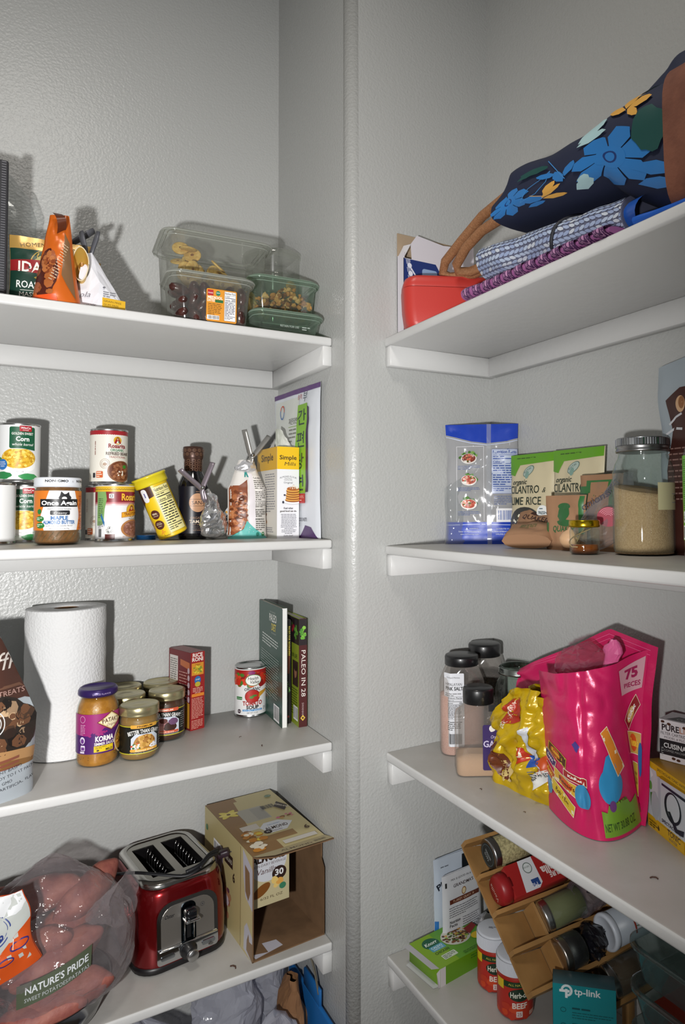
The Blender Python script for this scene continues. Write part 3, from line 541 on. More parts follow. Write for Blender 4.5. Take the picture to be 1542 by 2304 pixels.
# gravy jars
def gravy(loc, rz, c1, c2, food, label, full_=True):
    t = thing('gravy_jar', label, 'jar', loc, rz, 'jars of gravy behind the curry sauce')
    mb = MB(); mb.lathe([(.0001, .001), (.024, .001), (.029, .004), (.0305, .01), (.0305, .066), (.0285, .074), (.0001, .0745)], mat(c1, .45, bump=.0004, bscale=150), 48); mb.obj('gravy', t)
    mb = MB(); mb.open_lathe([(.02, .0003), (.027, .0006), (.031, .004), (.0322, .01), (.0322, .066), (.031, .073), (.0295, .077)], GLASS, 56); mb.obj('jar_glass', t)
    mb = MB(); A = Art(); A.rect(-52, 13, 104, 48, '14140f'); A.rect(-52, 13, 104, 1.6, 'b8b02c'); A.rect(-52, 59.4, 104, 1.6, 'b8b02c'); A.rr(-24, 57, 48, 6, 2, c2); A.text('PREMIUM', 0, 58.4, 3, '3a1c10' if c2[0] == 'd' else 'f6e0d0', w=26, b=.02)
    A.text('BETTER THAN GRAVY', 0, 48.5, 6.4, 'f2f2ee', w=56, b=.02, arc=90); A.poly([(-23, 17), (25, 17), (25, 40), (16, 47), (-16, 47), (-23, 40)], 'c9d0dc'); food(A); A.rr(-24, 17.5, 48, 4.6, 2, c2); A.text('Roasted Gravy', 0, 18.6, 2.4, 'fff4e0', w=30)
    A.text('Made With A Perfect Blend of Ingredients & Spices', 0, 14.8, 1.6, 'd8d4c8', w=48, sh=.2); A.lines(28, 52, 12, 8, 4, '8a8a84', th=1.3)
    mb.art(A, cyl(.0324), 3); mb.obj('paper_label', t)
    mb = MB(); g = mat('b9b08a', .3, .85); mb.lathe([(.031, .0755), (.033, .076), (.0333, .078), (.0328, .0795), (.0333, .081), (.0333, .0895), (.0322, .0915), (.0295, .092), (.0285, .0912), (.012, .0911), (.0105, .0916), (.0001, .0916)], g, 56); mb.obj('lid', t)
def chick(A): A.blob(0, 32, 21, 15, 'a8763a', 3); A.scat(0, 33, 17, 11, ['b88a3c', '8f5a1e', 'd2a458', 'c89a4a'], 60, 2, 4.5, 5); A.scat(-14, 26, 8, 6, ['c8502c', '3a6a2c', 'e9e4da'], 16, 1.5, 3, 8); A.scat(14, 24, 9, 5, ['e8e8ec', 'd8dce4'], 14, 2, 3, 9)
def beef(A): A.blob(-8, 32, 15, 14, 'b07a7c', 3); A.blob(-6, 24, 16, 8, 'c9908a', 6); A.blob(8, 28, 13, 10, '3a201a', 4); A.blob(14, 38, 10, 7, '6a4a6a', 5); A.blob(-4, 40, 8, 5, '5a2a24', 9)
gravy((-.3215, .1185, z3), 8, '97703c', 'dba23a', chick, 'gravy jar showing a roast chicken label, nearest of the gravy jars')
gravy((-.2595, .196, z3), -14, '4e2f20', 'cf5a3a', beef, 'gravy jar with sliced beef label and dark brown gravy')
gravy((-.331, .202, z3), 30, '97703c', 'dba23a', chick, 'gravy jar hidden behind the roast chicken one, gold lid showing')
gravy((-.327, .2705, z3), 60, '97703c', 'dba23a', chick, 'gravy jar at the back next to the paper towel roll')
gravy((-.257, .2685, z3), 40, '4e2f20', 'cf5a3a', beef, 'gravy jar at the back behind the beef one, nearest the wall')
# rice box
t = thing('rice_mix_box', 'slim dark red rice mix box standing on end', 'box', (-.2125, .2085, z3), 17)
w_, d_, h_ = .0305, .085, .152; mb = MB(); mb.box(0, 0, 0, w_, d_, h_, mat('7a1f1f', .4), .0006, 1)
A = Art((0, 0, 30.5, 152)); A.rect(0, 0, 30.5, 152, '96201f'); A.text('RICE', 15, 143, 7, 'e8dcd4', w=22, b=.03); A.text('RONI', 15, 134.5, 7, 'e8dcd4', w=24, b=.03); A.rect(2, 107, 26, 24, 'd08a2c'); A.scat(15, 117, 10, 8, ['d8c23a', 'b89a24', '7a8a2c'], 50, 1.4, 3, 4); A.text('Original', 15, 126.6, 2.4, '5a2a14')
A.ell(15, 97, 7, 8, '2a6aa8'); A.ell(15, 89, 6, 5, 'b8a83a'); A.text('CHEF', 15, 97, 2.6, 'f0f0f0'); A.lines(4, 81, 22, 4, 3, 'e0b0a0', al='c'); A.rr(2, 65, 27, 6, 1, 'd9822c'); A.lines(2, 61, 26, 14, 2.9, 'd8a090', th=1.2); A.lines(2, 18, 26, 6, 2.9, 'd8a090', th=1.2)
mb.art(A, face((0, 0, 0), (1, 0, 0), (0, 0, 1)))
A = Art((0, 0, 85, 152)); A.rect(0, 0, 85, 152, '6b1c22'); A.rect(4, 20, 32, 120, 'cfc8c4'); A.lines(6, 132, 28, 24, 4.4, '666660'); A.poly([(60, 4), (82, 4), (82, 52), (60, 56)], 'c08a2c'); A.poly([(46, 124), (82, 118), (82, 132), (46, 136)], 'b0623a')
for i in range(5): A.ell(78, 60+i*14, 4, 6, 'b8a0a8')
A.lines(42, 110, 32, 14, 6, 'c09088', th=1.8); mb.art(A, face((0, d_, 0), (0, -1, 0), (0, 0, 1)))
A = Art((0, 0, 30.5, 85)); A.rect(0, 0, 30.5, 85, '7a3030'); A.text('RICE RONI', 15, 10, 12, '9a5a50', w=60, rot=PI/2); mb.art(A, face((0, 0, h_), (1, 0, 0), (0, 1, 0))); mb.obj('carton', t)
# tomato soup
A = Art(); full(A, .033, 5.2, 100, 'e9e9e8'); A.rect(-104, 70, 208, 28, 'a8201e'); A.scat(0, 78, 100, 12, ['c8321e', 'b8261c', 'e05a2c', '8f1a1a', '4a7a2c', 'd8442a'], 130, 4, 9, 6); A.scat(-30, 70, 4, 8, ['c8321e'], 6, 5, 8, 8); A.blob(0, 92, 8, 5, '8a2a6a', 3)
A.ell(4, 77, 17, 12, '3f7a3a'); A.ell(4, 77, 15.8, 10.8, 'f0f0ea'); A.text('Health', 3, 78, 6, '222222', w=21, sh=.2, b=.01); A.text('Valley', 6, 70.5, 6, '222222', w=20, sh=.2, b=.01); A.text('ORGANIC', 2, 57, 5.6, '2a2a2a', w=32, b=.02, arc=60)
A.ell(2, 44, 15.5, 14, '8f1a1a'); A.ell(2, 44, 14, 12.6, 'b8261e'); A.blob(6, 45, 6, 2.4, '4a7a34', 3); A.blob(0, 42, 5, 3, '5a8a3a', 4); A.poly([(14, 40), (34, 52), (34, 56), (16, 52)], 'c8922c')
A.text('TOMATO', 2, 25.5, 8.4, 'a8221e', w=40, b=.03); A.text('SOUP', 2, 18, 6.6, '2a2a2a', w=25, b=.04); A.rect(-18, 13.4, 40, 3.6, '2f8ac8'); A.text('NO SALT ADDED', 2, 14, 2.2, 'ffffff', w=36); A.text('NET WT 15 OZ', 2, 9, 2.2, '333333', w=22); A.ell(-26, 13, 4, 4.4, '4a3a44'); A.text('USDA', -26, 12.4, 1.8, 'ffffff'); A.rr(-33, 37, 14, 6, 1, '2f7a3a'); A.text('GLUTEN FREE', -26, 39, 1.6, 'ffffff'); A.rr(24, 12, 8, 10, 1, 'dddddd'); A.lines(25, 19, 6, 3, 2.6, '555555')
can((-.0745, .2635, z3), .0338, .1035, A, 'tin of organic tomato soup standing alone beside the books', -14, name='soup_can')
# books
def book(label, x, y, w, d, h, rz, cover, spine, arts, spart, pages='cfc9bd'):
    """spine at local front; x thickness w, y depth d"""
    t = thing('book', label, 'book', (x, y, z3), rz)
    mb = MB(); mb.box(.0008, .001, .002, w-.0008, d-.002, h-.002, mat(pages, .8)); mb.obj('pages', t)
    mb = MB(); m = mat(cover, .35, coat=.2); mb.box(0, 0, 0, .0008, d, h, m); mb.box(w-.0008, 0, 0, w, d, h, m); mb.box(0, 0, 0, w, .001, h, mat(spine, .35))
    if arts: mb.art(arts, face((0, d, 0), (0, -1, 0), (0, 0, 1)))
    if spart: mb.art(spart, face((0, 0, 0), (1, 0, 0), (0, 0, 1)))
    mb.obj('cover', t); return t
A = Art((0, 0, 172, 235)); A.rect(0, 0, 172, 235, '24483c'); A.text('PALEO', 106, 201, 15, 'e0e0da', w=52, b=.02); A.text('DIET', 112, 183, 14, 'd8c23a', w=32, b=.02); A.text('THE COMPLETE', 104, 219, 3, 'a8b0a8', w=40); A.text('FOR BEGINNERS', 112, 176, 3, 'a8b0a8', w=34)
A.lines(28, 168, 118, 4, 6, 'd8dcd8', th=2.2, rot=-.06); A.poly([(0, 70), (172, 90), (172, 60), (0, 50)], '3a3a2a'); A.scat(60, 60, 60, 20, ['4a3a28', '5a4a30', '3f4a2c'], 30, 6, 14, 3); A.lines(22, 134, 132, 17, 5.4, '9aa8a0', th=1.7, rot=-.06); A.bars(118, 8, 34, 26)
book('green paperback on the Paleo diet, back cover facing out beside the soup tin', -.053, .131, .0115, .168, .236, -3, '24483c', 'e6e6e2', A, None)
S = Art((0, 0, 13, 208)); S.rect(0, 0, 13, 208, '15120f'); S.poly([(2, 100), (9, 100), (11, 150), (2, 190)], '7a3a1c'); S.text('PALEO FOR BEGINNERS', 6, 196, 4.6, 'd8c84a', w=60, rot=-PI/2, b=.02, al='l'); S.scat(6, 70, 4, 14, ['5a8a3a', 'e0e8d0', '3a6a2c'], 14, 1, 2.6, 4); S.rect(4, 12, 5, 4, '8a2a24')
book('dark paperback with Paleo for Beginners on its spine, between two books', -.0385, .153, .0125, .142, .209, -4, '15120f', '15120f', None, S)
A = Art((0, 0, 165, 214)); A.rect(0, 0, 165, 214, '8a9a2c'); A.rect(0, 162, 165, 52, '2a1f22'); A.scat(70, 188, 70, 18, ['a8263a', '7a1f2c', '4a6a2c', '8a3a6a'], 40, 5, 11, 4); A.scat(148, 186, 10, 12, ['6aa83a', '4a8a2c'], 10, 3, 8, 3); A.text('YOUR LIFE', 132, 134, 8, '3a4a1c', w=50); A.rect(128, 78, 34, 50, '3a2620'); A.blob(146, 106, 9, 14, '9a6a52', 3); A.blob(147, 116, 11, 9, '2a1a14', 4); A.lines(120, 70, 40, 11, 5, '4a521c', th=1.8); A.bars(136, 14, 24, 22)
S = Art((0, 0, 17, 214)); S.rect(0, 0, 17, 214, '4a1c1c'); S.rect(0, 162, 17, 52, '231a1e'); S.scat(8, 188, 6, 14, ['6aa83a', '8ac04a', '4a8a2c'], 14, 2.5, 5, 6); S.text('PALEO IN 28', 5, 152, 8.6, 'e0d8d0', w=92, rot=-PI/2, al='l'); S.text('SWANHART', 6, 48, 4, 'b8a0a0', w=34, rot=-PI/2, al='l'); S.poly([(8, 24), (13, 18), (8, 12), (3, 18)], 'd9b84a'); S.ell(8, 18, 2, 2, '4a1c1c')
book('Paleo in 28 paperback, maroon spine and lime cover, closest to the corner', -.0225, .116, .0165, .165, .215, -3, '8a9a2c', '4a1c1c', A, S)
# ------------------------------------------------ top shelf left
z1 = Z[0]
t = thing('storage_case', 'grey fabric case with black zip edge, cut off at the left', 'case', (-.5445, .12, z1), 0)
mb = MB(); mb.box(-.13, -.05, 0, -.004, .05, .233, mat('9a9a9e', .8, bump=.0003, bscale=600), .012, 3); mb.obj('fabric_panel', t)
mb = MB(); mb.box(-.006, -.052, 0, .0085, .052, .235, mat('2c2c30', .6), .003, 2)
for i in range(56): mb.box(-.001, -.0545, .004+i*.0041, .005, -.051, .0062+i*.0041, mat('55555a', .4))
mb.obj('zip_edge', t)
t = thing('clear_plastic_bag', 'thin clear plastic bag bulging behind the grey case', 'plastic bag', (-.572, .225, z1), 0)
mb = MB(); crumple(mb, closed_tube_fn([.001, .05, .052, .05, .048, .058, .074, .082, .078, .076, .07, .05, .02, .001], lambda b: -.0, H=.315, sy=.5), 40, 34, film('f4f6f6', .1, 'dcdcda', .1, .45), .008, 22, 14); o = mb.obj('bag_film', t)
# mashed potato pouches
def idaho(loc, rz, label, rx=0):
    pc = Pouch(.125, .122, .03, 21, .003, 20, topT=.05); t = thing('mashed_potato_pouch', label, 'pouch', loc, rz, None, rx=rx)
    mb = MB(); pc.mesh(mb, mat('b8924e', .3, .3), None, 22, 22); A = Art((-62, 0, 62, 122)); A.rect(-63, 0, 126, 100, '16352a'); A.ell(0, 84, 62, 16, '16352a'); A.text('HOMEMADE TASTE', 0, 108, 6.6, '6a5424', w=92, arc=200)
    A.ell(2, 78, 34, 26, 'b5923c'); A.ell(2, 79, 32, 24, '1d3a2a'); A.poly([(-28, 80), (-14, 94), (-4, 86), (8, 97), (20, 84), (32, 80)], 'a89a5a'); A.poly([(-20, 80), (-10, 88), (0, 82), (10, 90), (22, 80)], '5a6a3a')
    A.poly([(-63, 62), (63, 56), (63, 78), (0, 84), (-63, 80)], '8a1f22'); A.text('IDAHOAN', 0, 61, 17, 'e6e2da', w=100, b=.02); A.ell(0, 52, 26, 4, '8a7432'); A.text('ROASTED GARLIC', 0, 34, 11, 'e6e6e2', w=104, b=.01); A.rect(-46, 29.5, 90, .8, 'd0d0c8'); A.text('MASHED POTATOES', 0, 20, 7, 'd8d8d0', w=94); A.rect(-46, 16.5, 90, .8, 'd0d0c8')
    A.text('Made with 100% Real', 0, 9.5, 4.4, 'b8a878', w=66, sh=.2); A.text('Perfectly Blended', 0, 3, 4.4, 'b8a878', w=60, sh=.2); mb.art(A, pc.front, 6, 6, .0006); mb.obj('pouch_film', t); return t
idaho((-.472, .085, z1), -4, 'green and gold roasted garlic mashed potato pouch, front one with name showing')
idaho((-.452, .15, z1), 8, 'second mashed potato pouch, mostly hidden behind the orange nut bag')
# orange nut bag
def wor(v):
    k = max(0, v.z/.15); return Vector((v.x*(1-.62*k)+.003*k, v.y*(1-.2*k)-.002, v.z))
po = Pouch(.074, .148, .05, 61, .0035, 24, topT=.12, warp=wor)
t = thing('nut_bag', 'orange bag with a picture of brown nuts, gathered and folded at the top', 'bag', (-.4665, .038, z1), -20)
mb = MB(); po.mesh(mb, mat('c8611c', .28, .1), None, 24, 30); A = Art((-36, 0, 37, 148)); A.blob(-12, 46, 25, 44, '4a1a10', 4); A.scat(-12, 44, 20, 38, ['8a4a24', 'a05a2c', '6b3016', '9a5430'], 18, 7, 11, 5); A.scat(-12, 60, 18, 20, ['b06a3a', '7a3a1c'], 14, 4, 8, 9); A.poly([(-37, 0), (10, 0), (8, 12), (-37, 9)], 'd8501c')
A.poly([(17, 44), (34, 8), (34, 100), (24, 116)], '7a5a3c'); A.lines(20, 96, 13, 14, 5, 'd0b89a', th=1.3, rot=-.4); mb.art(A, po.front, 5, 5, .0006)
mb.grid(lambda a, b: (-.004+.012*a+.012*sin(b*2.5), -.014-.016*sin(b*3.1)+.004*a, .1475-.034*b+.008*a*b), 6, 10, mat('5a2a14', .4)); mb.obj('bag_film', t)
def oval_clip(loc, rz, ry, label):
    t = thing('bag_clip', label, 'clip', loc, rz, None, ry=ry); m = mat('55565c', .4)
    for k in (-1, 1):
        mb = MB(); mb.tube([(0, k*.002, 0), (0, k*.006, .02), (0, k*.011, .036), (0, k*.014, .05)], lambda a: .0035+.004*sin(min(1, a*1.1)*2.4), m, 12, .5); mb.obj('lever', t)
    MB().box(-.012, -.004, -.012, .012, .004, .004, m, .002, 2).obj('jaw', t); return t
oval_clip((-.4475, .098, z1+.124), 20, 48, 'dark grey plastic clip sticking out behind the orange nut bag')
oval_clip((-.4185, .064, z1+.092), 60, 3, 'grey plastic clip standing upright behind the folded white bag')
# folded white bag
t = thing('folded_paper_bag', 'white pyramid-folded bag showing a golden inner opening', 'bag', (-.403, .05, z1), -12)
mb = MB(); wm = mat('dcdce2', .4); v = [(-.038, -.012, .002), (.0, -.024, .001), (.046, -.004, .004), (.04, .02, .002), (-.03, .026, .002), (-.024, -.004, .098), (-.012, .004, .104), (.002, -.016, .05)]
mb.add(v, [(0, 1, 7), (0, 7, 5), (1, 2, 7), (7, 2, 6), (5, 7, 6), (2, 3, 6), (3, 4, 6), (4, 5, 6), (4, 0, 5), (0, 4, 3, 2, 1)], wm)
bm = bmesh.new(); bv = [bm.verts.new(p) for p in mb.v]
for q in mb.f: bm.faces.new([bv[i] for i in q])
bmesh.ops.recalc_face_normals(bm, faces=bm.faces[:]); bmesh.ops.triangulate(bm, faces=bm.faces[:]); bmesh.ops.subdivide_edges(bm, edges=bm.edges[:], cuts=4, use_grid_fill=True)
for q in bm.verts: q.co += Vector((nz(q.co.x, q.co.y, q.co.z, 60), nz(q.co.z, q.co.y, q.co.x, 55), 0))*.0016
mb = MB().frombm(bm, wm, False)
A = Art((-40, 0, 40, 42)); A.text('NET WT 14 OZ (397g)', -2, 6, 3.4, '3a3a44', w=36, b=.01); A.text('ola', -4, 22, 9, '8a8a92', w=18, sh=.3); mb.art(A, lambda u, v_, h: Vector((-.019+u*.95+v_*.1, -.0185-u*.3+v_*.12-h-.0012, v_)))
A = Art((0, 0, 44, 60)); A.rect(7, 4, 34, 17, 'd9ab2c'); A.text('GRAIN FREE', 22, 14, 3.2, '5a4a1c', w=26); A.text('GUM FREE', 20, 8, 3.2, '5a4a1c', w=22); A.lines(8, 30, 18, 3, 3.6, '77777f'); A.blob(9, 38, 2, 2, '77777f', 3); mb.art(A, lambda u, v_, h: Vector((.0+u, -.024+u*.43+v_*.1-h-.0008, v_+.002)))
mb.obj('paper', t)
mb = MB()
def cone(a, b):
    th = a*2*PI; r1 = .0155*(1-.35*b); return Vector((-.026+r1*cos(th)*.8-.006*b*0, -.024+.02*b+.003*sin(th*3), .074+r1*1.75*sin(th)-.012*b))
mb.grid(cone, 26, 6, mat('c9a24a', .3, .4)); mb.grid(lambda a, b: Vector(cone(a, .9))*b+Vector((-.026, 0, .062))*(1-b), 26, 3, mat('8a5f1c', .4, .3)); mb.tube([cone(i/26, 0) for i in range(27)], .0009, mat('e0d2b0', .5), 6); mb.obj('inner_opening', t)
# clear plastic tubs
PL = film('f2f3f0', .10, 'd2d4ce', .08, .6); PLG = film('e2ece4', .09, 'b8cabc', .08, .6); RIM = film('eceeea', .42, 'dcded8', .08, .5); RIMG = film('e0eae2', .4, 'c4d6c8', .08, .5)
def rrect(x, y, r, n=6):
    pts = []
    for cx, cy, a in ((x-r, y-r, 0), (-x+r, y-r, 90), (-x+r, -y+r, 180), (x-r, -y+r, 270)):
        pts += [(cx+r*cos(R(a+90*k/n)), cy+r*sin(R(a+90*k/n))) for k in range(n+1)]
    return pts
def stack(mb, levels, m, cap0=True, cap1=False, sm=True):
    """levels: (halfx, halfy, radius, z)"""
    k0 = None; v = []; n = None
    for x, y, r, z in levels:
        p = rrect(x, y, r); n = len(p); v += [(a, b, z) for a, b in p]
    L = len(levels); f = [(j*n+i, j*n+(i+1) % n, (j+1)*n+(i+1) % n, (j+1)*n+i) for j in range(L-1) for i in range(n)]
    mb.add(v, f, m, sm)
    if cap0: mb.add([v[i] for i in range(n)], [tuple(range(n-1, -1, -1))], m)
    if cap1: mb.add([v[(L-1)*n+i] for i in range(n)], [tuple(range(n))], m)
    return mb
def tub(name, label, loc, rz, X, Y, H, m, lid=.018, rr=.022):
    t = thing(name, label, 'container', loc, rz)
    mb = MB(); stack(mb, [(X*.84, Y*.84, rr*.8, .0008), (X*.88, Y*.88, rr, .004), (X*.97, Y*.97, rr, H-.014), (X, Y, rr, H-.012), (X, Y, rr, H-.008), (X*1.05, Y*1.06, rr*1.1, H-.006), (X*1.05, Y*1.06, rr*1.1, H-.003)], m)
    for k in range(6):
        z = H*.25+k*H*.1
    mb.obj('tub_body', t)
    mb = MB(); stack(mb, [(X*1.07, Y*1.08, rr*1.15, H-.009), (X*1.08, Y*1.09, rr*1.15, H-.004), (X*1.07, Y*1.08, rr*1.1, H-.001), (X*1.0, Y*1.0, rr, H+.0005), (X*.985, Y*.985, rr, H-.0015), (X*.95, Y*.94, rr, H-.0015), (X*.93, Y*.92, rr*.9, H+.001)], m, False, True); l_ = mb.obj('lid', t)
    mb = MB(); rm = RIM if m is PL else RIMG
    for a_, b_, r_, zz, w_ in ((X*1.08, Y*1.09, rr*1.15, H-.004, .0013), (X, Y, rr, H+.0004, .001), (X*.93, Y*.92, rr*.9, H+.001, .0008), (X*1.01, Y*1.01, rr, H-.0105, .0009)):
        q = rrect(a_, b_, r_); q = [(c, d, zz) for c, d in q]+[(*q[0], zz)]; mb.tube(q, w_, rm, 6)
    mb.obj('rim', l_)
    return t
tb = tub('banana_chip_tub', 'large clear plastic tub of dried banana chips with its lid on', (-.19, .155, z1), -3, .096, .073, .187, PL)
# banana chips
mb = MB(); mb.lathe([(.0001, 0), (.013, 0), (.0155, .0012), (.0155, .0028), (.013, .004), (.0001, .0038)], mat('d9b868', .5, bump=.0005, bscale=300, var='c89f4c', vscale=200), 20)
mb.lathe([(.0001, .0041), (.002, .0041), (.003, .0039)], mat('8a5a24', .6), 8)
rn = random.Random(11); first = None
for i in range(70):
    lay = i//20; x = rn.uniform(-.066, .066); y = rn.uniform(-.045, .045); hmax = .138-.05*((x+.065)/.13)
    zz = hmax*(.55+.22*lay)
    if i < 30: y = -.052+rn.uniform(0, .012); zz = .06+rn.random()*(hmax-.062)
    if first is None: o = mb.obj('banana_chip'); first = o
    else: o = first.copy(); col.objects.link(o)
    p = Matrix.Rotation(R(-3), 4, 'Z') @ Vector((x, y, zz)); s_ = rn.uniform(.8, 1.1); o.scale = (s_,)*3
    o.location = Vector((-.19, .155, z1))+p; o.rotation_euler = (R(90)+rn.uniform(-.5, .5) if i < 30 else rn.uniform(-1.2, 1.2), rn.uniform(-.7, .7), rn.uniform(-.8, .8))
    tag(o, 'round pale yellow dried banana slice in the large clear tub', 'banana chip', 'banana chips in the clear tub')
td = tub('date_tub', 'low clear tub of dark dates with orange nutrition sticker at the shelf edge', (-.2205, .066, z1), -3, .072, .052, .088, PL)
mb = MB(); A = Art(); A.rr(0, 0, 53, 57, 3, 'd9902c'); A.rect(2, 45, 10, 10, 'b0282c'); A.text('FOODS', 7, 48.5, 2.2, 'ffffff', w=8); A.ell(20, 50, 4, 4.4, '2f7a5a'); A.text('USDA', 20, 49.6, 1.8, 'ffffff'); A.text('MEDJOOL', 15, 39.5, 4.6, 'f6f0e0', w=26, b=.03); A.text('DATES', 8, 34.5, 4, 'f6f0e0', w=13, b=.02); A.rr(15, 33.6, 14, 5, 1, '2f6a3a'); A.lines(3, 30, 24, 7, 3, '6a4a1c', th=1.1); A.bars(3, 4, 18, 6); A.nutri(31, 3, 20, 52, '2a2a5a')
mb.art(A, face((-.012, -.0512, .004), (1, 0, 0), (0, -.06, 1))); mb.obj('sticker', td, 'orange nutrition sticker')
mb = MB(); dm = mat('2c1512', .3, bump=.0012, bscale=140, var='45211c', vscale=60, coat=.3); mb.lathe([(.0001, -.019), (.005, -.0165), (.009, -.009), (.0102, 0), (.009, .009), (.0055, .016), (.0001, .0185)], dm, 16); first = None; rn = random.Random(5)
for i in range(34):
    x = -.052+.0208*(i % 6)+rn.uniform(-.003, .003); r_ = (i//6) % 2; y = -.034+.026*(r_)+rn.uniform(-.002, .002); zz = .015+.022*(i//12)
    if first is None: o = mb.obj('date'); first = o
    else: o = first.copy(); col.objects.link(o)
    o.location = Vector((-.2205, .066, z1))+Matrix.Rotation(R(-3), 4, 'Z') @ Vector((x, y, zz)); o.rotation_euler = (rn.uniform(-.6, .6), rn.uniform(-.5, .5)+(1.4 if i % 3 == 0 else 0), rn.random()*3)
    tag(o, 'dark brown shiny date packed in the low clear tub with orange sticker', 'date', 'dates in the clear tub')
# round container
t = thing('round_container', 'round clear plastic container with an orange dot sticker behind the granola tub', 'container', (-.038, .222, z1))
mb = MB(); mb.open_lathe([(.0001, .001), (.054, .001), (.057, .006), (.063, .205), (.0645, .207), (.0645, .211)], PL, 64); mb.obj('container_body', t)
mb = MB(); mb.open_lathe([(.0675, .2), (.0685, .203), (.0685, .214), (.067, .2165), (.0625, .217), (.0615, .213), (.0001, .213)], PL, 64); mb.obj('lid', t)
mb = MB(); A = Art(); A.ell(0, 0, 13.5, 13.5, 'd99a3a', 32); A.lines(-8, 3, 16, 3, 3.4, 'c07a2a', th=1); mb.art(A, lambda u, v, h: cyl(.061, .27)(u, v+.14, h), 3); mb.obj('sticker', t, 'round orange sticker')
# granola tub and low green tub
tg = tub('granola_tub', 'clear greenish tub of golden granola clusters stacked on the low green tub', (-.07, .105, z1+.043), -3, .066, .05, .076, PLG)
rn = random.Random(8); mb = MB()
for i in range(200):
    x = rn.uniform(-.054, .054); y = rn.uniform(-.04, .03); zz = .006+rn.random()**.8*(.032+.028*math.exp(-((x-.01)/.03)**2)); s_ = rn.uniform(.003, .0075)
    bm = bmesh.new(); bmesh.ops.create_icosphere(bm, subdivisions=1, radius=s_)
    for q in bm.verts: q.co *= rn.uniform(.6, 1.2); q.co += Vector((x, y, zz))
    mb.frombm(bm, mat(rn.choice(['b8793a', 'c88f4c', '9a5f2a', 'd2a468', '7a4520']), .7))
o = mb.obj('granola'); o.location = (-.07, .105, z1+.043); o.rotation_euler.z = R(-3); o['kind'] = 'stuff'; tag(o, 'golden brown granola clusters heaped inside the greenish clear tub', 'granola')
tg = tub('salad_tub', 'low empty greenish clear tub at the bottom of the right stack', (-.078, .066, z1), -3, .0655, .05, .042, PLG)
mb = MB(); A = Art(); A.text('RETAIN FOR USE', 0, 12, 4, 'a9b3ac', w=36); A.lines(24, 14, 16, 2, 4, 'a9b3ac'); mb.art(A, face((0, -.0505, 0), (1, 0, 0), (0, 0, 1))); mb.obj('embossed_print', tg)
# ------------------------------------------------ top shelf right
y1 = ZR[0]
# cutlery box
t = thing('cutlery_box', 'torn white and blue cardboard cutlery box with fork pictures in the corner', 'box', (.163, -.081, y1), 0)
mb = MB(); cb = mat('cfcbd2', .6); kb = mat('8a7560', .8)
mb.box(-.062, -.018, 0, -.0605, .008, .16, cb); mb.box(-.062, -.018, 0, .1, -.0165, .15, cb); mb.box(-.062, .0065, 0, .1, .008, .205, mat('a08c74', .8)); mb.box(.0985, -.018, 0, .1, .008, .2, cb); mb.box(-.062, -.018, 0, .1, .008, .0015, kb)
mb.add([(-.062, -.018, .15), (-.0605, .006, .16), (-.05, .004, .182), (-.045, -.016, .18)], [(0, 1, 2, 3)], mat('d4d2d6', .6))
mb.add([(-.045, -.018, .15), (.1, -.018, .15), (.1, -.014, .198), (.03, -.013, .192), (-.03, -.013, .2), (-.045, -.014, .18)], [(0, 1, 2, 3, 4, 5)], cb)
A = Art((-62, 0, 100, 149)); A.poly([(-62, 0), (20, 0), (20, 132), (8, 150), (-30, 154), (-46, 160), (-62, 150)], '1f3370'); A.rr(-22, 98, 34, 38, 5, '8aa4c8'); A.blob(8, 78, 17, 16, '6a4a34', 3)
for k in range(3):
    x = -54+k*2; yy = 138-k*15; A.line([(x+20, yy-22), (x+6, yy-4)], 3, 'd8dce8'); A.blob(x+4, yy-1, 5, 5, 'd8dce8', k, k=.05)
    for j in range(4): A.line([(x+1-2.5+j*2.2, yy+1+j*1.2), (x-3.5+j*2.4, yy+10+j*1.2)], 1, 'd8dce8')
mb.art(A, face((0, -.0182, 0), (1, 0, 0), (0, 0, 1)))
A = Art(); A.blob(20, 150, 46, 20, '8d8078', 8, 22, .35); A.blob(-6, 142, 26, 14, '8d8078', 9, 16, .3); mb.art(A, face((0, -.0188, 0), (1, 0, 0), (0, .09, 1)), None, None, .0004); mb.obj('carton', t)
t = thing('white_carton', 'white carton with a green label behind the rope handles', 'box', (.278, -.262, y1), 0)
mb = MB(); mb.box(-.03, -.05, 0, .044, .05, .165, mat('b5ada4', .7), .001, 1); A = Art(); A.rr(-26, 122, 27, 26, 3, '2f7a2c'); A.text('48', -13, 134, 9, 'e6ece0', b=.03); A.text('COUNT', -13, 127, 3.4, 'e6ece0'); A.lines(-38, 150, 66, 1, 3, '55504c', th=1.4); mb.art(A, face((0, -.0502, 0), (1, 0, 0), (0, 0, 1))); A = Art(); A.rr(-42, 122, 27, 26, 3, '2f7a2c'); A.text('48', -28, 134, 9, 'e6ece0', b=.03); mb.art(A, face((-.0302, 0, 0), (0, -1, 0), (0, 0, 1))); mb.obj('carton', t)
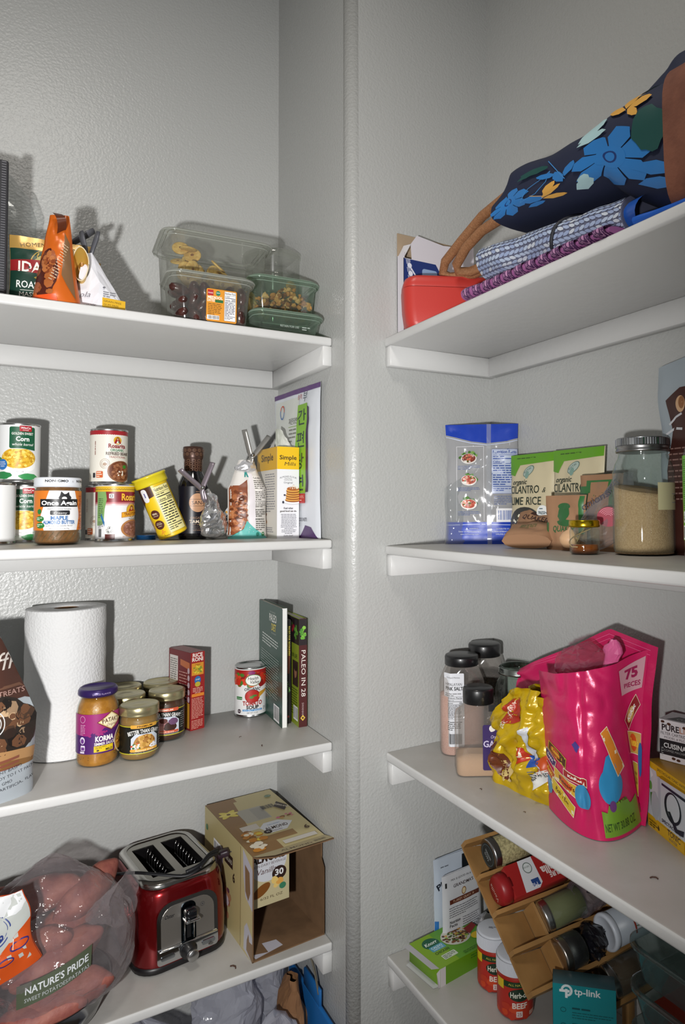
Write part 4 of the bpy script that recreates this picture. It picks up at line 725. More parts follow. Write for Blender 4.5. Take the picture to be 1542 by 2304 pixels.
# red lunch box
t = thing('lunch_box', 'matte coral red rounded lunch box with lid, at the front left corner', 'lunch box', (.176, -.152, y1), -24)
rd = mat('bd3932', .38, bump=.0001, bscale=900); bmx = MB()
def softbox(mb, X, Y, H, m, zs):
    return stack(mb, [(X*a, Y*b, min(X, Y)*r_, H*z) for a, b, r_, z in zs], m, True, True)
softbox(bmx, .096, .036, .103, rd, [(.78, .76, .5, 0), (.84, .83, .52, .008), (.9, .9, .55, .05), (.95, .95, .56, .16), (.985, .985, .57, .4), (1, 1, .58, .7), (1, 1, .58, .765)]); bmx.obj('box_body', t)
bmx = MB(); softbox(bmx, .096, .036, .103, rd, [(.99, .99, .57, .775), (.995, .995, .57, .78), (.99, .99, .57, .86), (.96, .96, .56, .93), (.9, .9, .54, .97), (.8, .8, .5, .985)]); bmx.obj('lid', t)
# bags: swept profiles lying along the shelf (y axis)
def swept(mb, ys, prof, m, seg=36, amp=.003, s=30, seed=1, caps=True, mf=None):
    """prof(t)-> (cx, cz, rx, rz, power) superellipse sections along y"""
    def fn(a, b):
        y = ys[0]+(ys[1]-ys[0])*b; cx, cz, rx, rz_, p = prof(b); th = 2*PI*a; c, d = cos(th), sin(th)
        x = cx+rx*math.copysign(abs(c)**(2/p), c); z = cz+rz_*math.copysign(abs(d)**(2/p), d)
        k = amp*(nz(x, y, z, s)+.7*(abs(nz(x+seed, y, z, s*.8))-.2)); return Vector((x+k*c, y+k*.4, max(z+k*d*(1 if d > -.5 else 0), .001)))
    mb.grid(fn, seg, 40, m, True, mf)
    for b in ((0, 1) if caps else ()):
        c = Vector((prof(b)[0], ys[b], prof(b)[1])); ring = [fn(i/seg, b) for i in range(seg)]
        mb.add(ring+[c], [(i, (i+1) % seg, seg) if b == 0 else ((i+1) % seg, i, seg) for i in range(seg)], m, True)
    return fn
# purple paisley bag at the bottom
t = thing('paisley_bag', 'folded purple paisley fabric bag lying flat beneath the chevron bag', 'bag', (.155, 0, y1), 0)
mb = MB(); fn = swept(mb, (-.322, -.63), lambda b: (-.004, .0145-.006*b, .076, .0135*(1-.55*b), 3), mat('9a5a8e', .7), 40, .002, 30, 2)
A = Art()
for i in range(12):
    x = 14+i*25; A.ell(x, 12, 9, 10, '4f2a55'); A.ring(x, 12, 7, 8, 1, 'b784ab'); A.ring(x, 12, 4.6, 5.4, 1, 'b784ab'); A.ell(x, 12, 2, 2.4, 'b784ab')
    for k in range(9): a = k*.7; A.blob(x+12.5+cos(a)*4, 14+sin(a)*9, 1.6, 1.3, '4f2a55', k+i)
def pside(u, v, h):
    b = max(0, min(1, u/.3)); a = .5-(v-.012)/.05; p = fn(a+.0, b); return p+Vector((-h-.0006, 0, 0))
mb.art(A, pside, 4, 4); mb.obj('fabric', t)
# chevron bag
t = thing('chevron_bag', 'rolled grey and white knit-pattern bag with black elastic band and blue lining', 'bag', (.158, 0, y1), 0)
mb = MB(); pf = lambda b: (-.006+.002*b, .060-.026*b, .066*(.93+.07*sin(PI*min(1, b*3+.1))), .032*(1-.12*b), 2.4)
fn2 = swept(mb, (-.346, -.63), pf, mat('5d6076', .75), 44, .0045, 22, 6)
A = Art(); 
rn = random.Random(2); LT = ['a9b6cc', '8f9dbd', 'bcc3ce', '9aa8c4']; G_ = {c: ([], []) for c in LT}
for i in range(32):
    for j in range(19):
        v, f = G_[rn.choice(LT)]; x = i*9.4+4; yv = j*11+4; ro = .62 if j % 2 else -.62; k = len(v)
        for p, q in ((-6.6, 0), (-2.6, -3.4), (3.2, -3.1), (6.6, 0), (3.2, 3.1), (-2.6, 3.4)): v.append((x+p*cos(ro)-q*sin(ro), yv+p*sin(ro)+q*cos(ro)))
        f.append(tuple(range(k, k+6)))
for c in LT: A.put(G_[c][0], G_[c][1], mat(c, .8))
def chev(u, v, h):
    b = max(0, min(1, u/.295)); a = .66-v/.2*.56+.02; p = Vector(fn2(a % 1, b)); cx, cz = pf(b)[0], pf(b)[1]; n_ = Vector((p.x-cx, 0, p.z-cz)).normalized(); return p+n_*(h+.0006)
A.clip = (1, 2, 294, 200); mb.art(A, chev, 5, 5); mb.obj('fabric', t)
mb = MB(); mb.tube([Vector(fn2(a/30, .6+.06*sin(a*.2)))*1.0+Vector(((pf(.6)[0]-fn2(a/30, .6).x)*-.02, 0, 0)) for a in range(31)], .003, mat('1f2129', .6), 8); mb.obj('elastic_band', t)
mb = MB(); mb.grid(lambda a, b: Vector(((.062+.01*b)*cos(2*PI*a)*.95-.0, -.627-.028*b+.008*sin(a*12), max(.004, .034+(.026-.002*b)*sin(2*PI*a)-.004*b))), 30, 6, mat('1d55b0', .35)); mb.obj('lining', t, 'glossy blue lining')
t = thing('blue_bag', 'flat glossy blue bag under the navy floral tote at the right', 'bag', (.16, 0, y1), 0)
mb = MB(); swept(mb, (-.66, -.82), lambda b: (0, .009, .078*(1-.3*b), .008, 3), mat('1d55b0', .3), 30, .002, 40, 8); mb.obj('fabric', t)
# navy floral tote lying on its side
t = thing('floral_tote', 'navy tote bag with blue and yellow flowers, tan base and rope handles, lying on top', 'tote bag', (.17, 0, y1), 0)
NV = mat('151d38', .75)
def pn(b):
    top = .168+.006*sin(b*9)-.03*max(0, (.12-b)/.12)**.6; bot = .1-.045*b-(.05*max(0, (b-.7)/.3)**.8); return ((-.02)*(1-b)+-.012*b, (top+bot)/2, .072, (top-bot)/2, 3.2)
mb = MB(); fn3 = swept(mb, (-.398, -.706), pn, NV, 44, .004, 18, 3)
def tote(u, v, h):
    b = max(0, min(1, u/.308)); cx, cz, rx, rz_, p = pn(b); z = cz+(v-.5)*2*rz_*.999*1; th = max(-1, min(1, (z-cz)/rz_)); a_ = math.asin(math.copysign(abs(th)**(p/2), th)); q = Vector(fn3((.5-a_/(2*PI)) % 1, b)); return q+Vector((-h-.0006, 0, 0))
def flower(A, x, y, r, c, core='14306a', seed=1):
    rq = random.Random(seed)
    for k in range(7):
        a = k*2*PI/7+.3; A.poly([(x+cos(a-.42)*r*.3, y+sin(a-.42)*r*.3), (x+cos(a-.4)*r*.8, y+sin(a-.4)*r*.8), (x+cos(a-.15)*r*rq.uniform(.95, 1.15), y+sin(a-.15)*r), (x+cos(a+.18)*r, y+sin(a+.18)*r*rq.uniform(.9, 1.1)), (x+cos(a+.42)*r*.78, y+sin(a+.42)*r*.78), (x+cos(a+.42)*r*.3, y+sin(a+.42)*r*.3)], c)
    A.ell(x, y, r*.42, r*.42, c); A.ring(x, y, r*.16, r*.2, r*.06, core)
def leaf(A, x, y, l, w, rot, c): A.poly([(x+cos(rot)*p*l-sin(rot)*q*w, y+sin(rot)*p*l+cos(rot)*q*w) for p, q in ((0, 0), (.25, .42), (.6, .5), (.9, .25), (1, 0), (.8, -.3), (.4, -.4))], c)
A = Art((0, 4, 307, 250)); BL = '2a74b8'
flower(A, 38, 62, 42, BL, seed=2); leaf(A, 62, 42, 46, 22, -.1, BL); leaf(A, 72, 24, 34, 10, .1, BL); A.line([(64, 44), (84, 76), (110, 96), (124, 112)], 1.6, '3f84c4'); A.line([(64, 44), (96, 54), (116, 80), (124, 112)], 1.4, '3f84c4')
leaf(A, 102, 36, 46, 14, .5, 'd8a24a'); leaf(A, 104, 34, 44, 12, -.15, 'd8a24a'); leaf(A, 108, 42, 40, 18, .9, 'd8a24a'); A.line([(86, 52), (106, 40)], 1.6, 'd8a24a')
leaf(A, 148, 60, 44, 22, 1.9, BL); leaf(A, 152, 74, 40, 20, 1.1, BL); leaf(A, 136, 92, 40, 20, 2.8, BL); A.line([(120, 150), (152, 66)], 1.6, '3f84c4')
flower(A, 226, 78, 60, BL, seed=5); leaf(A, 258, 54, 60, 24, .1, BL); leaf(A, 262, 30, 60, 18, .2, BL); leaf(A, 164, 26, 34, 26, .3, 'a8c8cc'); leaf(A, 180, 30, 26, 22, 1.4, 'a8c8cc')
leaf(A, 178, 148, 50, 30, .5, 'a8c8cc'); leaf(A, 176, 140, 46, 22, .1, 'a8c8cc'); leaf(A, 250, 170, 34, 20, 1.2, 'd8a24a'); leaf(A, 252, 168, 34, 18, .2, 'd8a24a'); leaf(A, 250, 168, 30, 16, 2.6, 'd8a24a'); leaf(A, 252, 168, 26, 14, -.9, 'd8a24a'); leaf(A, 262, 196, 30, 18, .8, '9ab4bc')
A.blob(284, 120, 26, 40, '1c4a46', 4); A.blob(96, 128, 30, 12, '1c4a46', 5); leaf(A, 60, 116, 46, 16, .3, '1c4a46')
mb.art(A, lambda u, v, h: tote(u, min(.985, max(.03, v/.21)), h), 6, 6); mb.obj("fabric", t)
mb = MB(); pb = lambda b: (-.012, .0895, .0745, .0885, 4)
swept(mb, (-.702, -.83), pb, mat('7d4c38', .8, bump=.0004, bscale=300, var='6b3e2d', vscale=40), 44, .002, 20, 9); mb.obj('leather_base', t, 'tan brown suede base')
mb = MB(); swept(mb, (-.585, -.76), lambda b: (.012, .158+.012*sin(PI*b), .05*(.6+.4*sin(PI*b)), .05*sin(PI*min(.93, max(.07, b)))+.006, 2.6), NV, 30, .006, 20, 5); A = Art(); mb.obj('top_fold', t)
ROPE = mat('a0714c', .75, bump=.0012, bscale=500, var='8f623f', vscale=300)
mb = MB(); mb.tube([(-.02, -.4, .165), (-.022, -.345, .178), (-.02, -.28, .172), (-.018, -.215, .152), (-.02, -.165, .13), (-.014, -.148, .116), (-.004, -.158, .106), (.02, -.2, .104), (.05, -.28, .118), (.05, -.4, .14)], .0085, ROPE, 14); mb.obj('rope_handle', t)
mb = MB(); mb.tube([(-.03, -.4, .14), (-.03, -.345, .142), (-.028, -.29, .142), (-.026, -.24, .13), (-.022, -.205, .112), (-.014, -.198, .103), (.004, -.21, .102), (.03, -.27, .112), (.04, -.4, .13)], .0085, ROPE, 14); mb.obj('rope_handle', t)
# ------------------------------------------------ second shelf right
y2 = ZR[1]
pc = Pouch(.142, .232, .05, 71, .004, 20, topT=.12, p=4)
t = thing('rice_noodle_bag', 'tall clear rice noodle bag with royal blue top and bottom bands in the corner', 'bag', (.2635, -.118, y2), -38)
mb = MB(); BLU = '1b3fae'
pc.mesh(mb, film('f0f2f4', .72, 'd6d6d8', .12, .25), None, 28, 34)
A = Art((-71, 0, 71, 232)); A.rect(-72, 0, 144, 42, BLU); A.line([(-72, 36), (-8, 38), (72, 36)], 1, 'cfd8f0'); A.poly([(-72, 232), (72, 232), (72, 204), (50, 198), (10, 194), (-20, 198), (-50, 206), (-72, 212)], BLU); A.line([(-72, 208), (-50, 202), (-20, 194.5), (10, 190.5), (50, 194.5), (72, 200)], 1.2, 'cfd8f0')
A.line([(-50, 188), (-50, 44)], .8, 'e0e0e4'); A.line([(4, 188), (4, 44)], .8, 'e0e0e4'); A.line([(-50, 188), (4, 188)], .8, 'e0e0e4')
for i, yy in enumerate((164, 122, 76)):
    A.scat(-26, yy+4, 17, 9, ['5a8a3a', '3f6a2c', '7aa04a'], 22, 2, 5, i+3); A.ell(-26, yy, 16, 10, 'e4e0da'); A.ell(-26, yy+1, 14, 8.5, '7a3a2c' if i == 0 else 'b8503c'); A.scat(-26, yy+1, 12, 7, ['c8604a', 'e0d2c4', '8a3a2c', '4a6a2c', 'd88a6a'], 26, 1.5, 3.4, i+9); A.lines(-48, yy-15, 46, 3, 2.8, '5a6a9a', th=1)
A.nutri(20, 96, 50, 86, '2a4a9a', 'b9c2d8'); A.lines(24, 90, 44, 5, 3.6, '5a6a9a', th=1.2); A.rect(28, 42, 40, 26, 'e6e6ea'); A.bars(32, 46, 32, 18, '2a55a0', None)
A.poly([(-32, 28), (-29.5, 32), (-27, 28)], 'dfe6f6'); A.text('WARNING:', -16, 28.5, 2.6, 'dfe6f6', w=18); A.text('Cancer and Reproductive Harm', -24, 23, 2.4, 'dfe6f6', w=44); A.text('www.P65Warnings.ca.gov', -24, 18, 2.2, 'dfe6f6', w=36); A.text('DISTRIBUTED BY:', 40, 28, 2.4, 'dfe6f6', w=26); A.text('COL-FRESH INTERNATIONAL, INC', 40, 23, 2.2, 'dfe6f6', w=48); A.text('OAKLAND, CA 94621', 40, 18, 2.2, 'dfe6f6', w=28)
mb.art(A, pc.front, 6, 6, .0006); mb.obj('bag_film', t)
mb = MB(); mb.grid(lambda a, b: pc.pt((2*a-1)*.06+.2, b, .0012, -1)+Vector((0, -.001, 0)), 2, 30, film('ffffff', .35, 'dfe3ea', .1, .2)); mb.obj('seam_strip', t)
# clear bag left of it
t = thing('clear_plastic_bag', 'small empty clear bag with green leaf print behind the rice noodle bag', 'plastic bag', (.238, .0-.104, y2), -12)
pc = Pouch(.095, .13, .03, 17, .007, 30, topT=.6, topf=lambda u: 1-.25*abs(u+.3)); mb = MB(); pc.mesh(mb, film('eef0f0', .22, 'd4d6d8', .1, .5), None, 18, 20); A = Art(); A.scat(14, 62, 6, 30, ['7aa84a', 'a8c880', '5a8a3a'], 14, 2, 5, 3); mb.art(A, pc.front, 6, 6, .0006); mb.obj('bag_film', t)
# cilantro lime rice pouches (face -x)
def cil(loc, rz, label, ry=0):
    pc = Pouch(.118, .168, .03, 51, .0022, 16, topT=.05, p=3); t = thing('rice_pouch', label, 'pouch', loc, rz)
    mb = MB(); pc.mesh(mb, mat('c9bd9c', .5), None, 22, 26); A = Art((-58, 0, 58, 168)); A.poly([(-59, 168), (59, 168), (59, 152), (-30, 148), (-40, 128), (-59, 132)], '5f9a1f'); A.lines(-40, 160, 90, 1, 3, '3a5a1c', th=2)
    A.ell(-4, 136, 15, 8.5, '4a6a62', rot=.5); A.ell(-4, 136, 13.6, 7.4, 'a8b8ae', rot=.5); A.text('RISTIK', -5, 136, 4, '3a5a52', rot=.5, w=20); A.ell(-6, 129, 5, 7, '7a9a8e', rot=-.3)
    A.text('organic', -26, 112, 9, '1e2a1c', w=40, sh=.2, b=.02); A.text('CILANTRO', -12, 95, 14, '1e2a1c', w=80, b=.01); A.text('&', 38, 96, 9, '1e2a1c', sh=.3); A.text('LIME RICE', -8, 74, 14, '1e2a1c', w=84, b=.01)
    A.ell(-8, 34, 48, 36, '2a2a26'); A.ell(-10, 30, 42, 30, '3a3a34'); A.scat(-14, 32, 30, 24, ['dcd6b8', 'c8c89a', 'eeead6'], 110, 2, 4.2, 4); A.scat(-12, 36, 13, 10, ['4a7a34', '6a9a44', '3a5a2c'], 26, 2, 4, 6); A.ell(38, 60, 13, 13, 'e6e8e6'); A.text('FRESH', 38, 57, 5, '2a4a5a', w=19, b=.03); A.lines(31, 66, 14, 1, 3, '2a4a5a', th=1.6); A.lines(31, 53, 14, 1, 3, '2a4a5a', th=1.6)
    mb.art(A, pc.front, 6, 6, .0006); mb.obj('pouch_film', t); return t
cil((.3, -.2265, y2), -86, 'organic cilantro and lime rice pouch right beside the rice noodle bag')
cil((.297, -.346, y2), -88, 'organic cilantro and lime rice pouch behind the brown paper pouches')
# brown oat packets
def kraft(loc, rz, W, H, label, ars, rx=0, ry=0, seed=3, T=.02):
    pc = Pouch(W, H, T, seed, .004, 22, topT=.15, p=3); t = thing('oat_packet', label, 'packet', loc, rz, rx=rx, ry=ry); mb = MB(); pc.mesh(mb, mat('9a7456', .8), None, 18, 18); A = Art((-W*500, 0, W*500, H*1000)); ars(A, W*1000, H*1000); mb.art(A, pc.front, 6, 6, .0006); mb.obj('paper', t); return t
def k1(A, w, h): A.text('T', -w*.0, h*.45, h*.42, '2f6a34', b=.09); A.rect(-w/2, h*.35, w*.26, h*.5, '2f6a34'); A.rect(w*.26, h*.35, w*.26, h*.5, '2f6a34'); A.rect(-w*.2, h*.35, w*.42, h*.55, '9a7456')
def k2(A, w, h): A.blob(0, h*.66, w*.16, h*.16, '2c5f34', 4); A.ell(0, h*.8, w*.15, h*.06, '2c5f34'); A.blob(4, h*.5, w*.22, h*.07, '2c5f34', 6); A.text('QUAKER', 2, h*.34, h*.1, '2c5f34', w=w*.56, b=.02); A.rect(w*.38, h*.3, w*.1, h*.68, '2f6a34'); A.rect(-w*.5, h*.1, w*.12, h*.4, '2f6a34')
def k3(A, w, h): A.blob(0, h*.7, w*.2, h*.08, '3a2018', 4); A.text("QUAKER", -2, h*.42, h*.15, '3a2018', w=w*.7, b=.02, rot=-.2)
kraft((.27, -.422, y2), -88, .088, .12, 'brown paper oat packet with green T bars, tallest of the oat packets', k1, seed=3)
kraft((.243, -.372, y2), -84, .085, .088, 'brown paper oat packet with green hat logo in front of the tallest one', k2, seed=5)
kraft((.268, -.262, y2+.02), -70, .09, .06, 'brown oat packet with dark lettering slumped against the rice pouch', k3, rx=-38, seed=7)
kraft((.204, -.318, y2+.013), -58, .085, .062, 'brown oat packet lying flat nearest the shelf edge beside the honey jar', lambda A, w, h: A.lines(-18, h*.6, 30, 4, 4, '5f6a3a'), rx=-64, seed=9, T=.026)
# onion bag
t = thing('onion_bag', 'clear plastic bag with a red onion picture behind the honey jar', 'plastic bag', (.247, -.425, y2), -60)
mb = MB(); crumple(mb, closed_tube_fn([.001, .04, .046, .045, .04, .03, .02, .012], lambda b: -.0+.052*b, H=.118, sy=.42), 34, 24, film('ecebec', .2, 'd2d0d4', .08, .5), .008, 30, 12); mb.obj('bag_film', t)
mb = MB(); A = Art(); A.ell(30, 54, 17, 15, '9a2a40'); 
for k in range(5): A.ring(30, 54, 15-k*2.6, 13-k*2.3, .8, 'd98a9a', a0=20, a1=150)
A.text('onions', 12, 74, 11, '2a2238', w=46, sh=.2, rot=.5); A.text('SWEET', 40, 96, 8, '2a2238', w=26, rot=.9, b=.02); mb.art(A, face((0, -.023, 0), (1, 0, 0), (0, 0, 1))); mb.obj('printed_panel', t)
mb = MB(); mb.lathe([(.0001, -.015), (.01, -.012), (.0165, -.004), (.017, .003), (.012, .011), (.003, .016), (.0001, .022)], mat('c9a27c', .5), 24); o = mb.obj('onion', None); o.location = (.229, -.394, y2+.018); tag(o, 'pale onion seen through the clear plastic bag', 'onion')
# honey jar
t = thing('honey_jar', 'small glass jar of amber honey with a gold lid', 'jar', (.1925, -.4625, y2), 40)
mb = MB(); mb.lathe([(.0001, .001), (.018, .001), (.0198, .003), (.0198, .0145), (.0001, .0145)], mat('7a3c0c', .1, coat=.5), 40); mb.obj('honey', t)
mb = MB(); mb.open_lathe([(.0001, .0004), (.0185, .0004), (.0212, .003), (.0214, .008), (.0214, .034), (.02, .0385), (.019, .041)], GLASS, 48); mb.obj('jar_glass', t)
mb = MB(); mb.lathe([(.0205, .0392), (.0222, .04), (.0224, .042), (.0222, .0485), (.0212, .0498), (.0001, .0495)], mat('c9a826', .22, 1), 48); mb.obj('lid', t)
mb = MB(); mb.tube([(.0216*cos(a/6-.4), .0216*sin(a/6-.4), .037-.0016*a if a < 16 else .0114) for a in range(20)], .0009, mat('a08a64', .9), 6); mb.tube([(.0216, .002, .036), (.026, .008, .03), (.031, .014, .016), (.027, .012, .004), (.02, .012, .002)], .0008, mat('a08a64', .9), 6); mb.obj('twine', t)
# mason jar
t = thing('mason_jar', 'large glass mason jar half full of raw sugar with grooved metal lid', 'jar', (.2545, -.518, y2), -50)
SG = mat('c2a27c', .8, bump=.0012, bscale=900, var='b08f68', vscale=500)
mb = MB(); sgp = []
def sugar(a, b):
    th = a*2*PI; r = .0405*min(1, b*3) if b < .34 else .0405*(1 if b < .67 else (1-b)/.33)
    z = .0025 if b < .34 else (.0025+((b-.34)/.33)*1.0*(.092-.008*cos(th+.8)) if b < .67 else .0945-.008*cos(th+.8)*(r/.0405))
    if b >= .67: z = .092-.008*cos(th+.8)*(r/.0405)+.003*(1-r/.0405)
    return (r*cos(th), r*sin(th), z)
mb.grid(sugar, 40, 30, SG); mb.obj('raw_sugar', t)
mb = MB(); mb.open_lathe([(.0001, .0004), (.034, .0004), (.04, .003), (.0425, .009), (.043, .02), (.0428, .06), (.043, .105), (.0425, .118), (.039, .13), (.0345, .138), (.0335, .144), (.0355, .147), (.034, .15), (.034, .158)], film('f0f6f4', .0, 'cfdcd8', .03, .32), 72); mb.obj('jar_glass', t)
mb = MB(); mb.lathe([(.0355, .1465), (.0372, .1468), (.0376, .149), (.0366, .151), (.0366, .1525), (.0376, .154), (.037, .156)], DSTEEL, 64); lidknurl(mb, .0368, .156, .1655, mat('a8aaac', .2, 1), 64); mb.lathe([(.0368, .1655), (.0355, .167), (.033, .1672), (.032, .1665), (.0001, .1665)], mat('a8aaac', .25, 1), 64); mb.obj('lid', t)
mb = MB(); A = Art(); A.rect(14, 64, 74, 38, 'b9b48c'); A.rect(58, 64, 30, .8, '8a8a6a'); A.rect(40, 74, 48, .6, '6a7a9a'); A.rect(40, 86, 48, .6, '6a7a9a'); A.text('ORG SUGAR', 66, 78, 7, '15151a', w=44, b=.01, sh=.1); mb.art(A, cyl(.0434, .15), 3); mb.obj('tape_label', t)
# big pouch + green bottle
pc = Pouch(.18, .29, .035, 91, .004, 12, topT=.05, topf=lambda u: 1-.06*max(0, -u)); t = thing('snack_pouch', 'big silver and dark brown pouch behind the mason jar at the right', 'pouch', (.3, -.607, y2), -84)
mb = MB(); pc.mesh(mb, mat('9aa4ab', .4), None, 26, 32); A = Art((-89, 0, 89, 290)); A.poly([(-74, 222), (-50, 238), (99, 246), (99, 0), (-70, 0), (-72, 120), (-64, 176), (-70, 200)], '40211c'); A.ell(-48, 214, 8, 12, 'c8a07a'); A.ell(-46, 216, 5, 9, '8a5a34'); A.line([(-70, 186), (-58, 196), (-46, 200)], 3, 'c8c8cc'); A.line([(-76, 172), (-60, 180), (-46, 178)], 3.4, 'c8c8cc'); A.lines(-22, 226, 60, 2, 7, 'd8b0a0', th=3, rot=.1); A.lines(-70, 150, 60, 10, 8, '8a6a62', th=2); mb.art(A, pc.front, 8, 8, .0007); mb.obj('pouch_film', t)
t = thing('seasoning_bottle', 'brown bottle with green cap and lime green label cut off by the right edge', 'bottle', (.217, -.6495, y2), -40)
mb = MB(); mb.lathe([(.0001, 0), (.0255, .001), (.0275, .005), (.0275, .128), (.026, .14), (.018, .152), (.0165, .158), (.0001, .158)], mat('3f1d12', .2, coat=.5), 48); mb.obj('bottle_body', t)
mb = MB(); mb.lathe([(.019, .155), (.0195, .156), (.0195, .186), (.0185, .188), (.0001, .188)], mat('17935c', .35), 40); mb.obj('cap', t)
mb = MB(); A = Art(); A.rect(-60, 26, 100, 106, '6ab52c'); A.rect(-60, 30, 14, 60, 'b8683a'); A.poly([(-60, 70), (-46, 74), (-46, 132), (-60, 132)], '9ad04a'); A.lines(-42, 126, 40, 26, 2.7, '2f5a1c', th=1); A.rr(-42, 48, 12, 14, 1, 'e8e8e8'); A.text('\u267b', -36, 51, 8, '222222'); A.bars(-42, 29, 18, 14); A.text('GARLIC', 14, 90, 9, 'f0f0e0', w=34, b=.03); mb.art(A, cyl(.0277), 3); mb.obj('paper_label', t)
# ------------------------------------------------ third shelf right
y3 = ZR[2]; BLK = mat('151517', .35, coat=.2)
def shaker(name, label, loc, rz, hx, hy, hb, hn, ht, fill, fh, rc, art=None, bb=None, soft=.02):
    t = thing(name, label, 'container', loc, rz)
    mb = MB(); stack(mb, [(hx*.93, hy*.93, soft, .002), (hx*.97, hy*.97, soft, .006), (hx*.97, hy*.97, soft, fh), (hx*.5, hy*.5, soft*.5, fh+.004)], fill, True, True); mb.obj('contents', t)
    mb = MB(); stack(mb, [(hx*.94, hy*.94, soft, .0005), (hx, hy, soft, .005), (hx, hy, soft, hb), (hx*.94, hy*.96, soft, hb+.008), (rc*1.0, rc*1.0, rc*.98, hn-.004), (rc*.93, rc*.93, rc*.92, hn), (rc*.93, rc*.93, rc*.92, hn+.008)], film('f4f2f0', .16, 'd0cac4', .08, .4)); mb.obj('plastic_body', t)
    mb = MB(); mb.lathe([(rc*.97, hn), (rc, hn+.001), (rc, ht-.004), (rc*.96, ht-.001), (rc*.9, ht), (.0001, ht)], BLK, 56); mb.obj('cap', t)
    if art: mb = MB(); mb.art(art, bb, 3); mb.obj('paper_label', t)
    return t
A = Art((0, 0, 40, 130)); A.rr(0, 0, 40, 130, 2, 'dcdee4'); A.text('Kirkland Market.', 20, 121, 3, '333333', w=26); A.text('HIMALAYAN', 20, 108, 5, '222222', w=32); A.text('PINK SALT', 21, 100, 6, '222222', w=34, b=.03); A.lines(3, 93, 33, 2, 3, '666666'); A.nutri(1, 48, 37, 41, '1c1c1c', 'dcdee4'); A.lines(3, 43, 33, 5, 3.4, '555555'); A.bars(11, 5, 24, 18, bg=None); A.rect(2, 5, 6, 14, '333333')
def salt_face(u, v, h):
    x = -.0395+u; q = max(0, -.0245-x); return Vector((x+.35*q, -.0292-h-.0008+q*.9, v+.018))
shaker('salt_container', 'tall clear plastic container of pink salt with white nutrition label and black cap', (.195, -.1415, y3), -28, .0405, .0285, .128, .158, .1765, mat('dcb8ac', .85, bump=.0006, bscale=900, var='cda294', vscale=700), .105, .0312, A, salt_face)
shaker('peppercorn_container', 'clear container of black peppercorns with black cap in the back corner', (.266, -.1165, y3), -32, .0385, .028, .132, .162, .186, mat('2a2624', .8, bump=.004, bscale=420, var='4a4440', vscale=400), .128, .031)
A = Art(); A.rr(0, 0, 40, 74, 3, '33205c'); A.text('GARLIC', 24, 38, 10, 'c8c0dc', w=46, b=.02); A.blob(16, 68, 6, 6, 'e6e2dc', 3); A.text('Organic', 22, 52, 5, 'c8c0dc', w=18, sh=.2); A.rect(10, 96, 14, 11, '1a1a1e')
A.clip = (0, 0, 42, 108)
def g_face(u, v, h): return Vector((.004+u, -.0283-h-.0008, v+.012))
shaker('garlic_container', 'clear container of granulated garlic with purple label, nearest of the black capped ones', (.163, -.236, y3), -30, .0395, .0285, .092, .116, .142, mat('c9a98a', .85, bump=.0005, bscale=900), .03, .0262, A, g_face, .012)
t = thing('empty_jar', 'empty glass canning jar without a lid beside the pink bag', 'jar', (.272, -.2105, y3), 0)
mb = MB(); mb.open_lathe([(.0001, .0006), (.034, .0006), (.0395, .003), (.0425, .009), (.0425, .10), (.042, .118), (.038, .132), (.034, .138), (.032, .143), (.0345, .146), (.033, .149), (.033, .158), (.032, .16), (.0305, .158), (.0305, .14)], GLASS, 64); mb.obj('jar_glass', t)
mb = MB(); mb.open_lathe([(.0335, .1455), (.0362, .146), (.036, .1495), (.0348, .151), (.0352, .1565), (.0338, .1578)], mat('9aa09c', .25, 1), 56); mb.obj('screw_band', t)
# yellow crumpled bag
YL = mat('bf9f12', .25, .15, bump=.0004, bscale=120)
def wy(v): return Vector((v.x, v.y+.012*nz(v.x, v.z, 3, 24)+.02*(crease(v.z, v.x, 8, 46)-.2)*min(1, v.z*30), v.z+.006*nz(v.x, 0, 5, 30)*min(1, v.z*20)))
py = Pouch(.172, .152, .055, 33, .014, 26, topT=.8, botT=.9, warp=wy, topf=lambda u: 1.02+.1*sin(u*2.2+.6)-.38*max(0, -u-.35)-.1*abs(u), p=3)
t = thing('chip_bag', 'crumpled yellow snack bag torn open beside the pink candy bag', 'bag', (.186, -.341, y3), -86)
mb = MB(); py.mesh(mb, YL, YL, 40, 40)
A = Art((-84, 0, 86, 152)); A.blob(-8, 118, 26, 20, 'a8301c', 3, 20, .15); A.text('DELICIOUSLY', -10, 112, 8, 'e6dcc8', w=42, rot=1.0, b=.02); A.blob(12, 60, 20, 12, 'b8321c', 5); A.text('GO', 6, 56, 12, 'f0e6d0', b=.04); A.poly([(-66, 62), (-34, 52), (-20, 10), (-44, 12), (-62, 30)], '5f2c14'); A.blob(-38, 26, 9, 20, 'c9b070', 6); A.blob(-24, 24, 8, 17, 'cfb87c', 7); A.blob(-52, 40, 12, 18, '6a3418', 8)
A.poly([(20, 96), (34, 104), (42, 72), (60, 52), (54, 46), (34, 56), (24, 76)], 'c8ccd2'); A.poly([(26, 60), (54, 66), (50, 50), (30, 46)], '1f4a9a'); A.poly([(44, 56), (84, 92), (86, 70), (52, 40)], 'b84a1c'); A.poly([(34, 36), (86, 66), (86, 54), (46, 20)], 'd0d0cc'); A.text('GUARANTEED FRESH', 62, 42, 5, '333333', w=52, rot=.5, b=.02); A.lines(32, 40, 24, 4, 3, '555555', rot=.2); A.blob(76, 10, 10, 18, '5f5348', 9); A.rect(70, 110, 12, 40, 'c8c8d0')
mb.art(A, py.front, 4, 4, .0012); mb.obj('bag_film', t)
# pink candy bag
def quad3(P):
    P = [[Vector(q) for q in r] for r in P]
    def f(u, v):
        def b(a, t): return a[0]*(1-t)*(1-2*t)+a[1]*4*t*(1-t)+a[2]*t*(2*t-1)
        return b([b(r, u) for r in P], v)
    return f
